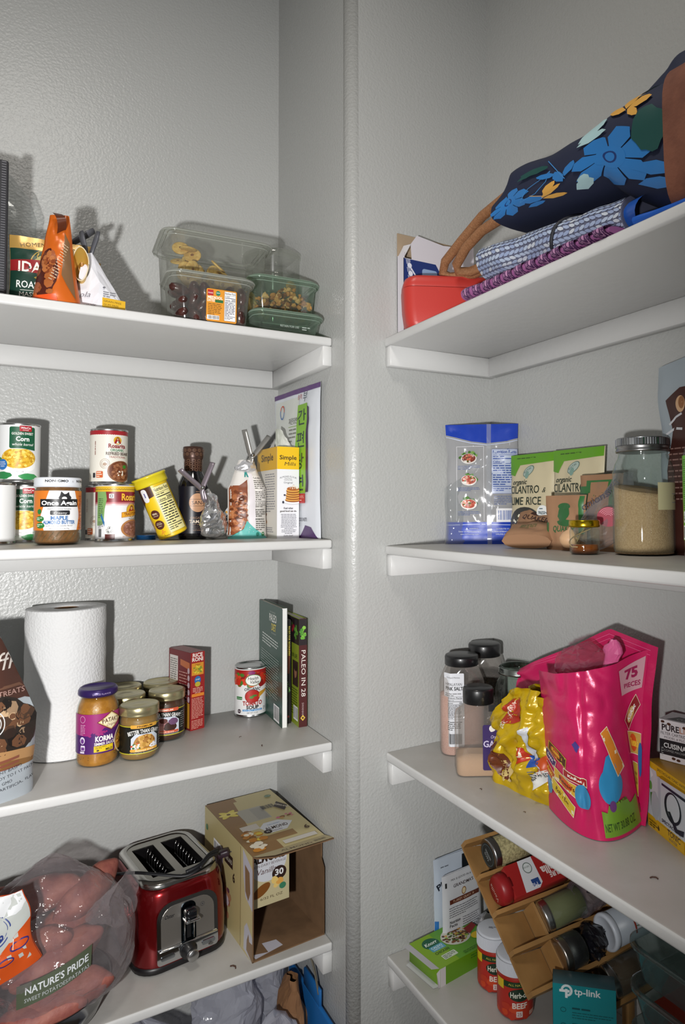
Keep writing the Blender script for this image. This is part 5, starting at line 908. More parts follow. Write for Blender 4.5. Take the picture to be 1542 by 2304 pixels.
# origin of the bag at (.2,-.45,y3)
ox, oy, oz = .2, -.45, y3
def W3(x, y, z): return (x-ox, y-oy, z-oz)
fr = quad3([[W3(.166, -.408, oz+.001), W3(.152, -.518, oz+.001), W3(.243, -.516, oz+.001)], [W3(.168, -.397, 1.02), W3(.146, -.500, 1.03), W3(.214, -.513, 1.045)], [W3(.174, -.379, 1.108), W3(.152, -.470, 1.124), W3(.198, -.514, 1.140)]])
def ffr(u, v, h):
    uu = max(0, min(1, u/.19)); vv = max(0, min(1, v/.215)); p = fr(uu, vv); q = (1-abs(2*uu-1)**6)*min(1, vv*8)
    cr = .004*(abs(nz(uu*2+vv, vv*2.4-uu, 3.3, 2.2))*2-.5)+.0028*nz(uu, vv, 7, 9)-.004*math.exp(-((uu-.52+(1-vv)*.25-.1)/.03)**2)
    n = Vector((-.75, -.6, 0)).normalized(); return p+n*(cr*q+h)
PK = mat('cc1f5e', .3, .1, bump=.0003, bscale=150)
t = thing('candy_bag', 'large open hot pink bag of assorted candy, 75 pieces, standing on the shelf', 'bag', (ox, oy, oz), 0)
mb = MB(); mb.grid(lambda a, b: ffr(a*.19, b*.215, 0), 40, 40, PK)
A = Art((2, 2, 188, 214))
def bar(A, x, y, w, h, rot, c, txt, tc, c2=None, edge='e8dcc0'):
    def P_(p): return [(x+a*cos(rot)-b*sin(rot), y+a*sin(rot)+b*cos(rot)) for a, b in p]
    A.poly(P_([(-w/2-1, -h/2-1), (w/2+1, -h/2-1), (w/2+1, h/2+1), (-w/2-1, h/2+1)]), edge); A.poly(P_([(-w/2, -h/2), (w/2, -h/2), (w/2, h/2), (-w/2, h/2)]), c)
    if c2: A.ell(x-w*.08*cos(rot), y-w*.08*sin(rot), w*.3, h*.42, c2, rot=rot)
    A.text(txt, x+sin(rot)*h*.16, y-cos(rot)*h*.16, h*.36, tc, w=w*.62, rot=rot, b=.03)
A.blob(78, 108, 11, 8, '4a3a8a', 3, 9, .6); bar(A, 30, 88, 40, 14, -.35, '4a1c10', "Reese's", 'e8b830', 'b8541c', 'd8c83a'); bar(A, 12, 76, 24, 12, -.5, '2a1c6a', 'DARK', 'e0e0e8'); bar(A, 66, 66, 48, 8, -.12, 'a02020', 'KitKat', 'f4f0e8', None); bar(A, 46, 54, 54, 15, -.2, 'd8ac3a', "Reese's", '5a2a10', 'd8541c')
bar(A, 8, 56, 20, 13, -.6, 'b8541c', "Reese's", 'f0d040'); bar(A, 34, 34, 48, 15, -.42, 'd8b82c', 'Robin Eggs', '5a3a14', None, 'e8e4c0'); A.ell(78, 46, 16, 15, '3a8ab8'); A.ell(4, 36, 8, 12, '3a8ab8'); A.ell(140, 58, 25, 20, '2a86b8'); A.poly([(118, 62), (140, 92), (152, 94), (164, 60)], '2a86b8'); bar(A, 156, 96, 16, 60, .35, 'd8842c', '', 'ffffff')
A.poly([(112, 4), (188, 4), (188, 34), (176, 30)]+[(172-i*6, 30+(i % 2)*9) for i in range(9)]+[(112, 32)], '6f9a2c'); A.ell(138, 36, 7, 6, '6a3a7a'); A.text('NET WT 30.88 OZ', 146, 10, 8, '2c4a1c', w=62, b=.02)
mb.art(A, ffr, 5, 5, .0010); mb.obj('front_panel', t)
mb = MB()   # back sheet, wider than the front
yl, yr = -.235, -.542
def bk(u, v, h):
    uu = max(0, min(1, u/.3)); y = yl+(yr-yl)*uu
    top = 1.072+.103*min(1, uu/.72)-.014*max(0, (uu-.72)/.28)
    lo = max(y3+.001, 1.034-(uu*.3)*1.0) if uu < .42 else y3+.001
    vv = max(0, min(1, v/.27)); z = lo+(top-lo)*vv; yy = y+(.018*(1-vv) if uu > .6 else 0)*((uu-.6)/.4)
    x = .252+.012*nz(uu*3, vv*3, 1, 1.3)+.02*(1-vv)*0-.018*math.exp(-((uu-.95)/.12)**2)*(1-vv*.6)
    return Vector((x-ox-h, yy-oy, z-oz))
mb.grid(lambda a, b: bk(a*.3, b*.27, 0), 44, 30, PK)
A = Art((0, 0, 300, 270)); A.line([(4, 262), (290, 262)], 1, 'e05a8c'); A.line([(4, 255), (290, 255)], 1, 'e05a8c'); mb.art(A, bk, 6, 6, .0010)
def sd(u, v, h):
    a = max(0, min(1, u/.07)); b = max(0, min(1, v/.24)); return ffr(.19, b*.215, 0).lerp(bk(.285, b*.262, 0), a)+Vector((.003*sin(a*PI)-h*.6, .005*sin(a*PI)-h, 0))
mb.grid(lambda a, b: sd(a*.07, b*.24, 0), 14, 34, PK)
A = Art((1, 1, 69, 239)); A.poly([(6, 176), (64, 188), (66, 232), (4, 222)], 'c898a2'); A.text('75', 36, 204, 15, '9a1f50', w=32, b=.05, rot=.1); A.text('PIECES', 38, 190, 7, '9a1f50', w=44, b=.03, rot=.1)
bar(A, 34, 150, 60, 18, .75, '8a1c24', 'KitKat', 'f0ece8', 'c8a860'); bar(A, 38, 106, 52, 30, .04, 'c8a04a', "Reese's", 'f0c83a', 'd0501c'); bar(A, 34, 56, 30, 44, .0, 'b8a02c', 'EGG', '6a4a14'); A.ell(62, 86, 9, 24, '1f5a9a'); A.rect(0, 0, 70, 24, '5f8a2c')
mb.art(A, sd, 5, 5, .0010)
mb.grid(lambda a, b: bk(.12-.05*b*0, .08+b*.0+b*.1, 0).lerp(ffr(0, b*.215, 0), a)+Vector((0, .006*sin(a*PI), 0)), 10, 24, PK); mb.obj('back_panel', t)
t = thing('candy_wrapper', 'crinkled clear and pink plastic wrapper poking out of the pink candy bag', 'wrapper', (.215, -.445, y3+.17), 0)
mb = MB(); crumple(mb, closed_tube_fn([.001, .03, .04, .042, .034, .004], lambda b: 0, lambda b: .03-.03*b, H=.075, sx=.5, sy=1.25), 28, 18, film('f6c8d8', .2, 'd88aa6', .08, .4), .01, 34, 5); mb.obj('clear_wrapper', t)
mb = MB(); crumple(mb, closed_tube_fn([.001, .011, .012, .011, .016, .004], lambda b: 0, lambda b: -.03-.02*b, H=.088, sx=.6, sy=1), 18, 14, mat('d65f92', .35), .004, 60, 9); mb.obj('pink_twist', t)
# tonic box and filter box
def cart(name, label, loc, rz, w, d, h, base, F=None, L=None, T=None, group=None, rx=0):
    t = thing(name, label, 'box', loc, rz, group, rx=rx); mb = MB(); mb.box(0, 0, 0, w, d, h, base, .0006, 1)
    if F: F.clip = (0, 0, w*1000, h*1000); mb.art(F, face((0, 0, 0), (1, 0, 0), (0, 0, 1)))
    if L: L.clip = (0, 0, d*1000, h*1000); mb.art(L, face((0, d, 0), (0, -1, 0), (0, 0, 1)))
    if T: T.clip = (0, 0, w*1000, d*1000); mb.art(T, face((0, 0, h), (1, 0, 0), (0, 1, 0)))
    mb.obj('carton', t); return t
A = Art(); A.rect(0, 0, 200, 91, 'c8ccd4'); A.rect(0, 0, 200, 17, 'd8a81c'); A.rect(0, 82, 200, 9, 'd8ac1c'); A.poly([(0, 84), (2, 91), (16, 74), (10, 68), (6, 80)], 'e4e6ea'); A.poly([(20, 91), (26, 76), (40, 82), (200, 82), (200, 91)], 'd8ac1c'); A.text('SPECTACULAR TONIC WATER', 62, 84.3, 3.4, '3a3a2a', w=70, b=.01)
A.rect(28, 17, 6, 60, 'b4b8c4'); A.ell(9, 58, 4, 6, '6a9a4a'); A.poly([(8, 48), (14, 50), (16, 34), (9, 30)], '4a7a3a'); A.blob(20, 34, 12, 20, 'b0b6c0', 4); A.poly([(38, 72), (110, 72), (110, 68), (38, 69)], '1a2038')
A.ell(64, 48, 20, 20, '121a30'); A.ell(65, 49, 15.5, 17, 'c8ccd4'); A.poly([(52, 40), (58, 42), (74, 26), (90, 30), (88, 22), (70, 20)], '121a30'); A.text('SPECTACULAR', 60, 20.5, 4, '1a2038', w=46, b=.02); A.rect(30, 2, 60, 13, 'd8a81c'); A.text('TONIC', 66, 9.4, 7, '1a2038', w=30, b=.01); A.text('WATER', 64, 3.4, 4, '4a5060', w=20); A.text('4 INGREDIENTS', 14, 9, 2.8, '4a3a14', w=20); A.lines(6, 6, 24, 2, 3, '4a3a14'); A.blob(29, 8, 3.2, 5, '3a2a10', 5, 9, .6)
cart('tonic_water_box', 'yellow and white tonic water carton with a large Q at the right edge', (.2485, -.5205, y3), -110, .2, .064, .091, mat('c9a020', .45), A)
A = Art(); A.rect(0, 0, 150, 56, 'd4cfd2'); A.rect(0, 8, 150, 21, '1d1b1f'); A.text('PURE', 16, 41.5, 8, '2a2024', w=25, b=.03); A.text('LINE', 40, 41.5, 8, 'b07a60', w=22, b=.01); A.text('FILTER CARTRIDGE', 23, 35.5, 3.8, '3a3034', w=42); A.text('MODEL # PLC-904', 26, 30.6, 3, '5a5054', w=38); A.text('CUISINART', 27, 18, 6.4, 'dcdcdc', w=42, b=.02); A.text('COFFEE MACHINES', 24, 12.6, 3, '9a9a9a', w=36); A.text('FITS', 5.5, 12, 3, 'b0b0b0', w=12, rot=PI/2)
for i, (x, yv) in enumerate(((5, 53), (14, 51), (36, 50), (43, 49), (20, 5), (27, 4), (60, 28), (56, 30))): A.blob(x, yv, 3.2, 2, '4a2a1c', i)
B = Art(); B.rect(0, 0, 150, 44, 'c0bcc0'); B.poly([(8, 4), (150, 4), (150, 24), (18, 24)], '232126'); B.text('CUISINART', 42, 9, 7, 'a8a8a8', w=44)
cart('filter_cartridge_box', 'small white and black water filter cartridge box on top of the tonic carton', (.262, -.532, y3+.0915), -76, .13, .042, .056, mat('c9c4c6', .45), A, None, B)
# ------------------------------------------------ lowest shelf left
z4 = Z[3]
t = thing('toaster', 'red and chrome two slot toaster with black control lever', 'toaster', (-.2585, .181, z4), 8)
RED = mat('7d0f14', .2, .75, coat=.6); TH_ = .151
mb = MB(); stack(mb, [(.077, .098, .035, 0), (.082, .103, .038, .003), (.082, .103, .038, .012), (.078, .1, .036, .014)], mat('141214', .4), True, True)
mb.obj('base', t)
mb = MB(); stack(mb, [(.0805, .102, .04, .012), (.082, .1035, .042, .02), (.0825, .1035, .042, .05), (.080, .102, .044, .1), (.076, .099, .046, .128), (.070, .094, .044, .14), (.062, .086, .04, .142)], RED); mb.obj('shell', t)
mb = MB(); stack(mb, [(.0695, .094, .034, .139), (.0695, .094, .034, .1445), (.066, .0905, .032, .148), (.060, .085, .03, .150), (.0575, .0825, .028, .1485)], mat('b9b7b2', .18, 1), False)
PLT = mat('aaa79f', .28, 1); zt = .1475
for x0, x1, yy0, yy1 in ((-.0575, -.047, -.082, .082), (-.007, .007, -.062, .062), (.047, .0575, -.082, .082), (-.047, .047, -.082, -.062), (-.047, .047, .062, .082)): mb.box(x0, yy0, zt-.002, x1, yy1, zt, PLT)
tp_ = mb.obj('top_plate', t)
mb = MB()
for s_ in (-1, 1):
    x0, x1 = (-.047, -.007) if s_ < 0 else (.007, .047); D = mat('1c1a1c', .35, .6)
    for q in (((x0, -.062, .03), (x1, -.062, .03), (x1, -.062, zt-.002), (x0, -.062, zt-.002)), ((x0, .062, .03), (x1, .062, .03), (x1, .062, zt-.002), (x0, .062, zt-.002)), ((x0, -.062, .03), (x0, .062, .03), (x0, .062, zt-.002), (x0, -.062, zt-.002)), ((x1, -.062, .03), (x1, .062, .03), (x1, .062, zt-.002), (x1, -.062, zt-.002)), ((x0, -.062, .03), (x1, -.062, .03), (x1, .062, .03), (x0, .062, .03))): mb.add(q, [(0, 1, 2, 3)], D)
    for k in range(9): yy = -.056+k*.014; mb.tube([(x0+.027, yy, .04), (x0+.027, yy, .138), (x0+.030, yy, .144)], .0009, STEEL, 6)
    mb.box(x0+.026, -.058, .118, x0+.028, .058, .121, STEEL); mb.box(x0+.006, .0, .06, x0+.016, .008, .064, BLK)
mb.obj('toast_slots', tp_)
def plate(mb, pts, y0, y1, m, tilt=.07):
    n = len(pts); f = lambda x, z, y: (x, y+(z-.02)*tilt, z); v = [f(x, z, y0) for x, z in pts]+[f(x, z, y1) for x, z in pts]
    mb.add(v, [tuple(range(n))]+[(i, (i+n), (i+1) % n+n, (i+1) % n) for i in range(n)], m)
def arch(x0, x1, z0, z1, r, rb=.006):
    p = []
    for cx, cz, rr, a in ((x1-rb, z0+rb, rb, -90), (x1-r, z1-r, r, 0), (x0+r, z1-r, r, 90), (x0+rb, z0+rb, rb, 180)): p += [(cx+rr*cos(R(a+k*15)), cz+rr*sin(R(a+k*15))) for k in range(7)]
    return p
mb = MB(); plate(mb, arch(-.054, .054, .019, .117, .026), -.1095, -.1, CHROME); plate(mb, arch(-.047, .047, .045, .110, .024, .002), -.1105, -.109, mat('b4afa8', .35, .9)); mb.box(-.052, -.113, .042, .052, -.105, .0445, CHROME, .001, 1)
for s_ in (-1, 1): plate(mb, arch(s_*.036-.012, s_*.036+.012, .026, .033, .003, .003), -.1112, -.109, mat('aab0b6', .12, 1))
A = Art(); A.text('Oster', -33, 92, 6, '1a1a1e', w=17, sh=.25, b=.01); A.ring(26, 96, 3.4, 3.4, .6, '3a3a3e'); A.ell(26, 96, 1.2, 1.2, '3a3a3e'); mb.art(A, lambda u, v, h: Vector((u, -.1106-h+(v-.02)*.07, v))); fp_ = mb.obj('front_panel', t)
mb = MB(); plate(mb, arch(-.013, .013, .045, .109, .010, .002), -.1125, -.109, mat('3a4650', .12, 1)); plate(mb, arch(-.0035, .0035, .05, .098, .003, .001), -.1132, -.112, mat('08080a', .5)); mb.tube([(-.008, -.1125, .048), (-.0085, -.112, .1), ], .0012, CHROME, 8); mb.tube([(.008, -.1125, .048), (.0085, -.112, .1)], .0012, CHROME, 8); mb.obj('lever_channel', fp_)
mb = MB(); mb.box(-.011, -.128, .088, .011, -.107, .103, mat('101216', .12, coat=.8), .006, 4); mb.box(-.013, -.132, .0845, .013, -.112, .0895, CHROME, .002, 2); mb.obj('lever', fp_)
mb = MB(); MX = Matrix.Translation((0, -.1085, .028)) @ Matrix.Rotation(R(90), 4, 'X'); mb.lathe([(.0145, 0), (.0145, .004), (.0105, .006), (.0095, .018)], BLK, 36, M=MX); mb.lathe([(.0098, .017), (.0098, .0235), (.0085, .0248), (.0001, .025)], mat('b8b8b8', .3, 1), 36, M=MX); mb.obj('browning_knob', fp_)
t = thing('power_cord', 'black power cord draped across the front of the toaster top', 'cord', (-.25, .1, z4+.155), 0)
mb = MB(); pts = [(-.357, .177, .7), (-.3615, .165, .706), (-.326, .131, .7155), (-.288, .103, .7145), (-.248, .084, .710), (-.222, .088, .7145), (-.199, .112, .717), (-.181, .122, .7155), (-.17, .14, .70)]
def sm_(p, n=6):
    o = []; p = [Vector(q) for q in p]
    for i in range(len(p)-1):
        a, b, c, d = p[max(i-1, 0)], p[i], p[i+1], p[min(i+2, len(p)-1)]
        for k in range(n): u = k/n; o.append(.5*((2*b)+(-a+c)*u+(2*a-5*b+4*c-d)*u*u+(-a+3*b-3*c+d)*u**3))
    return o+[p[-1]]
pts = [(x+.25, y-.1, z-z4-.155) for x, y, z in pts]
mb.tube(sm_(pts), .0032, mat('15161a', .45), 8, .6); mb.tube(sm_([(x+.003, y+.006, z+.0026) for x, y, z in pts[4:8]]), .0034, mat('15161a', .45), 8, .7); mb.tube(sm_([(x, y-.005, z+.002) for x, y, z in pts[5:8]]), .003, mat('15161a', .45), 8, .7); mb.obj('cable', t)
mb = MB(); MX = Matrix.Translation((.083, .035, -.008)) @ Matrix.Rotation(R(70), 4, 'Z') @ Matrix.Rotation(R(75), 4, 'X')
mb.box(-.008, -.006, -.01, .008, .006, .012, mat('2a1a24', .4), .003, 2, MX); mb.tube([MX @ Vector((-.004, 0, .012)), MX @ Vector((-.004, 0, .026))], .0012, STEEL, 6); mb.tube([MX @ Vector((.004, 0, .012)), MX @ Vector((.004, 0, .026))], .0012, STEEL, 6); mb.obj('plug', t)
# almond milk carton, open to the front
CRM = mat('b9aa7c', .6); KR = mat('75583c', .85, var='6a4f35', vscale=30); WT = mat('c6c4cc', .7)
t = thing('almond_milk_case', 'cream and brown cardboard almond milk case lying open toward the front', 'box', (-.146, .020, z4), 4)
w_, d_, h_ = .142, .262, .183; th_ = .0022
mb = MB()
for q in ((0, 0, 0, w_, d_, th_), (0, 0, h_-th_, w_, d_, h_), (0, 0, 0, th_, d_, h_), (w_-th_, .01, 0, w_, d_, h_-.01), (0, d_-th_, 0, w_, d_, h_)): mb.box(*q, KR)
mb.add([(w_-th_, .01, 0), (w_-th_, -.004, .002), (w_-th_, -.004, .125), (w_-th_, .01, .142), (w_-th_, .01, h_-.01)], [(0, 1, 2, 3), ], KR)
A = Art(); A.rect(0, 0, 142, 262, 'bdb083'); A.poly([(0, 0), (60, 0), (60, 262), (0, 262)], '8a6a44'); A.rect(14, 36, 90, 96, '8f7048'); A.poly([(30, 60), (142, 60), (142, 240), (52, 240)], 'bdb083'); A.rect(40, 130, 52, 64, 'a8a498'); A.rect(66, 134, 24, 54, '9a978f'); A.ell(24, 190, 7, 22, 'd9c85a', rot=.7); A.ell(24, 190, 7, 22, 'd9c85a', rot=-.8); A.ell(24, 190, 6, 20, 'e0d070', rot=1.6); A.ell(24, 190, 4, 4, '6a4a1c'); A.rect(20, 96, 34, 24, 'c9c2b8')
A.poly([(52, 96), (66, 112), (96, 112), (118, 92), (96, 66), (62, 66)], 'd2d4d8'); A.text('ALMOND', 82, 80, 11, '3a2418', w=46, b=.02, rot=0); A.text('ORGANIC', 82, 98, 4, '3a7ab0', w=26); A.text('Vanilla', 78, 70, 5, '6a4a5a', w=20, sh=.2); A.ell(60, 74, 8, 8, '2a1c18'); A.text('30', 60, 72, 5, 'e0e0e0'); A.scat(26, 70, 22, 26, ['b8782c', 'c89a3c', '8a5a24', 'd8c048', 'e0d8c0'], 18, 6, 11, 4); A.scat(20, 30, 16, 16, ['c8842c', 'e0d8c4', 'a8661c'], 8, 7, 11, 6); A.scat(116, 116, 18, 8, ['c86a8a', 'b8884a', '7a4a24'], 10, 3, 6, 8)
A.bars(88, 168, 26, 18, '3a3a44', None); A.poly([(112, 170), (126, 190), (138, 162), (124, 142)], '2a1c18'); A.text('KIRKLAND', 126, 164, 6, 'c8c0b0', w=34, rot=-1.0, b=.02); A.text('6', 128, 42, 14, '4a3420', b=.03); A.ell(122, 226, 7, 6, '5a7a5a'); A.text('USDA', 122, 224.6, 3, 'dddddd'); A.rect(66, 8, 66, 14, 'c9c4bc'); A.clip = (0, 0, 142, 262)
mb.art(A, face((0, 0, h_), (1, 0, 0), (0, 1, 0)))
A = Art((0, 0, 262, 183)); A.rect(0, 0, 262, 183, 'b8a978'); A.rect(206, 2, 56, 180, 'c0b284'); A.poly([(216, 180), (262, 160), (262, 88), (228, 100), (218, 136)], 'bcbac4'); A.poly([(226, 156), (248, 150), (252, 116), (242, 98), (228, 110)], '84684c'); A.poly([(220, 6), (262, 0), (262, 42), (236, 58), (224, 46)], 'bcbac4'); A.poly([(234, 10), (262, 0), (262, 32), (248, 30), (244, 42), (236, 28)], '84684c')
A.rect(70, 110, 40, 30, '9a8aa0'); A.bars(60, 96, 40, 40, '4a4a54'); A.rect(120, 120, 44, 22, '33221c'); A.text('KIRKLAND', 142, 127, 8, 'b8b0a0', w=38, b=.02); A.text('6', 170, 100, 16, '33221c', b=.03); A.scat(110, 50, 44, 34, ['8a4a3a', 'b07a5a', '6a3a4a', 'c8b8c0'], 26, 6, 14, 4); A.rect(205, 4, 1.2, 176, '8a7a5a'); A.ell(16, 146, 6, 6, '4a7a5a')
mb.art(A, face((0, d_, 0), (0, -1, 0), (0, 0, 1)))
A = Art(); A.poly([(6, 18), (34, 10), (34, 40), (60, 36), (64, 14), (8, 4)], 'bcbac4'); mb.art(A, face((0, 0, th_), (1, 0, 0), (0, 1, 0)))
mb.obj('carton', t)
mb = MB(); fl = [(0, .001, h_), (w_, .001, h_), (w_+.004, -.034, h_+.007), (.03, -.03, h_+.004), (.004, -.010, h_+.001)]
mb.add(fl+[(a, b, c-.002) for a, b, c in fl], [(0, 1, 2, 3, 4), (9, 8, 7, 6, 5)]+[(i, (i+1) % 5, (i+1) % 5+5, i+5) for i in range(5)], KR)
A = Art(); A.poly([(0, 0), (142, 0), (145, -32), (30, -29), (4, -10)], 'b5a67c'); A.text('ALMOND', 76, -22, 9, '6a5a40', w=60, b=.02, rot=-.1); A.bars(112, -22, 22, 10, '6a5f4a', None); mb.art(A, lambda u, v, h: Vector((u, v, h_+.2*max(0, -v)+h+.0006))); mb.obj('top_flap', t)
mb = MB(); mb.box(.004, .04, .068, .088, .0415, h_-th_, mat('b5aa84', .6)); A = Art((0, 0, 76, 116)); A.rect(0, 0, 76, 116, 'bdb28c'); A.ell(38, 84, 34, 40, 'c8cad0'); A.text('UNSWEETENED', 40, 100, 7, '4a8ab8', w=56); A.text('ALMOND', 40, 82, 15, '2f1c14', w=64, b=.03); A.text('NON-DAIRY BEVERAGE', 40, 74, 4.6, '6a5a5a', w=60); A.text('Vanilla', 34, 60, 10, '5a3a3a', w=36, sh=.25); A.ell(58, 54, 13, 13, '2f1c18'); A.text('30', 58, 50, 11, 'e0e0e0', b=.03); A.ell(26, 30, 18, 9, '7a4a1c', rot=.6); A.scat(50, 36, 14, 10, ['d8a04c', 'e0c070'], 8, 5, 8, 4); A.ell(64, 28, 6, 6, '3a7a5a'); A.text('6/32 FL OZ', 44, 12, 4.4, '5a4a34', w=40)
mb.art(A, lambda u, v, h: Vector((.004+u*1.1, .0399-h, .068+v*.97))); mb.obj('inner_flap', t)
# roasting bowl, sweet potatoes in a clear bag, orange pouch, red carton
t = MB(); t.open_lathe([(.0001, .002), (.075, .002), (.088, .008), (.098, .03), (.104, .05), (.106, .052), (.101, .05), (.094, .03), (.084, .01), (.0001, .006)], mat('0e1416', .15, .2, coat=.6), 64)
t = t.obj('bowl'); t.location = (-.474, .065, z4); tag(t, 'shiny black bowl under the bagged sweet potatoes', 'bowl')
rn = random.Random(3); bmq = bmesh.new(); bmesh.ops.create_uvsphere(bmq, u_segments=28, v_segments=18, radius=1)
for v in bmq.verts:
    k = v.co.z; s_ = (1-abs(k)**2.6)*.15+.85; v.co = Vector((v.co.x*.031*s_+.006*sin(k*3), v.co.y*.029*s_, k*.07)); v.co += Vector((nz(*v.co, 30), nz(v.co.y, v.co.x, v.co.z, 34), 0))*.005
first = None; mb = MB().frombm(bmq, mat('9c5e50', .6, bump=.0012, bscale=90, var='834640', vscale=35), True)
for i, (x, y, z, a, b_, g) in enumerate(((-.475, .0, .605, 80, 20, 70), (-.45, .03, .665, 75, 30, 95), (-.49, .075, .645, 85, 0, 60), (-.435, .085, .685, 70, 10, 110), (-.50, .03, .685, 80, 15, 80), (-.405, .09, .725, 60, 30, 100), (-.465, .10, .735, 88, 0, 75), (-.445, .01, .622, 84, 8, 75), (-.52, .12, .72, 90, 0, 50))):
    if first is None: o = mb.obj('sweet_potato'); first = o
    else: o = first.copy(); col.objects.link(o)
    o.location = (x, y, z); o.rotation_euler = (R(a), R(b_), R(g)); s_ = rn.uniform(.9, 1.08); o.scale = (s_, s_, s_); tag(o, 'reddish sweet potato inside the clear produce bag above the black bowl', 'sweet potato', 'sweet potatoes in the produce bag')
t = thing('produce_bag', 'clear plastic produce bag of sweet potatoes with gathered open end', 'plastic bag', (-.458, .062, z4), 0)
BF = film('f4f0f0', .17, 'ccc6ca', .06, .6, .0016, 80)
mb = MB(); crumple(mb, closed_tube_fn([.02, .085, .108, .118, .122, .116, .1, .078, .05, .01], lambda b: .004, lambda b: .03*b-.01, H=.24, sy=.78), 54, 40, BF, .012, 17, 4); mb.obj('bag_film', t)
mb = MB(); crumple(mb, lambda a, b: ((.05+.055*b+(.012+.034*b)*.5*cos(2*PI*a)), (-.02+(.010+.03*b)*cos(2*PI*a+1)*.7), .15+.01*b+(.012+.042*b)*sin(2*PI*a)), 34, 18, BF, .006, 34, 7); mb.obj('gathered_end', t)
mb = MB(); A = Art(); A.poly([(-54, -14), (54, -8), (56, 20), (-54, 16)], mat('4a5240', .4)); A.text("NATURE'S PRIDE", 4, 2, 9, 'c8ccd0', w=92, b=.02); A.text('SWEET POTATOES/PATATAS', 4, -8, 5, 'a8acb0', w=94); mb.art(A, lambda u, v, h: Vector((u*.9+.0, -.098-h+u*u*4+v*.15, .108+v+u*.22)), 5); mb.obj('printed_label', t)
t = thing('wipes_pouch', 'torn orange and white foil pouch with 6 in 1 protection badge at the left edge', 'pouch', (-.552, -.03, z4+.128), 4, ry=-14)
pw = Pouch(.16, .112, .03, 13, .006, 18, topT=.05, topf=lambda u: 1+.05*sin(u*5)-.1*max(0, -u)); mb = MB(); pw.mesh(mb, mat('c84a1c', .35), None, 26, 28)
A = Art((-79, 1, 79, 112)); A.rect(-80, 0, 160, 113, 'b4b8b4'); A.poly([(-80, 0), (80, 0), (80, 66), (52, 50), (30, 38), (-80, 36)], 'c8501c'); A.blob(60, 96, 24, 16, 'd4d6d8', 4)
A.ring(36, 70, 19, 19, 1.6, '3a4a86', a0=-160, a1=60); A.ring(36, 70, 15.5, 15.5, .8, '3a4a86', a0=-160, a1=60); A.text('6IN1', 38, 68, 10, '2a3a7a', w=24, b=.03, rot=2.3); A.text('PROTECTION', 22, 84, 5, '2a3a7a', w=38, rot=2.0)
A.ring(62, 40, 13, 5, 1.8, '3a2a6a'); A.ring(40, 28, 10, 4, 1.8, '3a2a6a'); A.line([(52, 38), (56, 50)], 1, 'e0d8d0'); A.blob(-60, 90, 30, 18, '6a6a50', 6); A.rect(-52, 60, 8, 10, 'd8c020')
mb.art(A, pw.front, 7, 7, .0007); mb.obj('pouch_film', t)
A = Art(); A.rect(0, 0, 80, 152, 'a89a94'); A.rect(0, 96, 80, 56, 'b8241c'); A.rect(70, 0, 10, 152, 'b8241c'); A.text('0', 60, 60, 12, '5a5a6a')
cart('snack_carton', 'red and grey carton corner cut off at the lower left', (-.613, .006, z4), 3, .08, .03, .132, mat('a8201c', .4), A)
# bags on the floor under the lowest left shelf
BW = film('fafafc', .6, 'd8dae6', .1, .3, .002, 60)
def fbag(loc, sx, sy, H, seed, label, m=BW, prof=None, name='plastic_bag', cat='plastic bag', pan=None):
    t = thing(name, label, cat, loc, 0); mb = MB(); crumple(mb, closed_tube_fn(prof or [.02, .9, 1, 1, .98, .95, .9, .8, .55, .1], H=H, sx=sx, sy=sy), 46, 40, m, .02, 16, seed); mb.obj('bag_film', t)
    if pan: mb = MB(); mb.art(*pan); mb.obj('print', t)
fbag((-.325, .13, FLOOR), .095, .1, .385, 3, 'white translucent grocery bag under the shelf, leftmost of the pile'); fbag((-.15, .175, FLOOR), .075, .09, .412, 11, 'white translucent grocery bag in the middle of the pile under the shelf')
fbag((-.055, .205, FLOOR), .045, .075, .42, 23, 'puffed white grocery bag at the back right of the pile')
A = Art(); A.text('THANKS', 0, 0, 16, 'b8242c', w=70, b=.05); fbag((-.105, .045, FLOOR), .07, .05, .345, 31, 'white grocery bag with red lettering in front of the pile', pan=(A, lambda u, v, h: Vector((u+.01, -.06+u*u*6-h, .29+v+u*.5))))
t = thing('blue_tote', 'bright blue reusable bag edge against the side wall on the floor', 'bag', (-.012, .09, FLOOR), 0)
mb = MB(); mb.box(-.004, -.12, 0, .004, .1, .33, mat('1464a8', .6), .003, 2); mb.box(-.003, -.06, .325, .003, .02, .36, mat('1464a8', .6), .002, 1); mb.obj('side_panel', t)
mb = MB(); mb.tube(sm_([(-.002, -.055, .35), (-.004, -.03, .395), (-.014, .0, .435), (-.03, .03, .44)]), .0035, mat('6a6456', .8), 8, .5); mb.obj('strap', t)
t = thing('paper_bag', 'brown paper bag between the white grocery bags and the blue bag', 'bag', (-.045, .1, FLOOR), 0)
mb = MB(); crumple(mb, closed_tube_fn([.9, 1, 1, 1, .95, .7, .3], H=.365, sx=.03, sy=.06), 26, 26, mat('8a6240', .8), .01, 24, 6); mb.obj('paper', t)
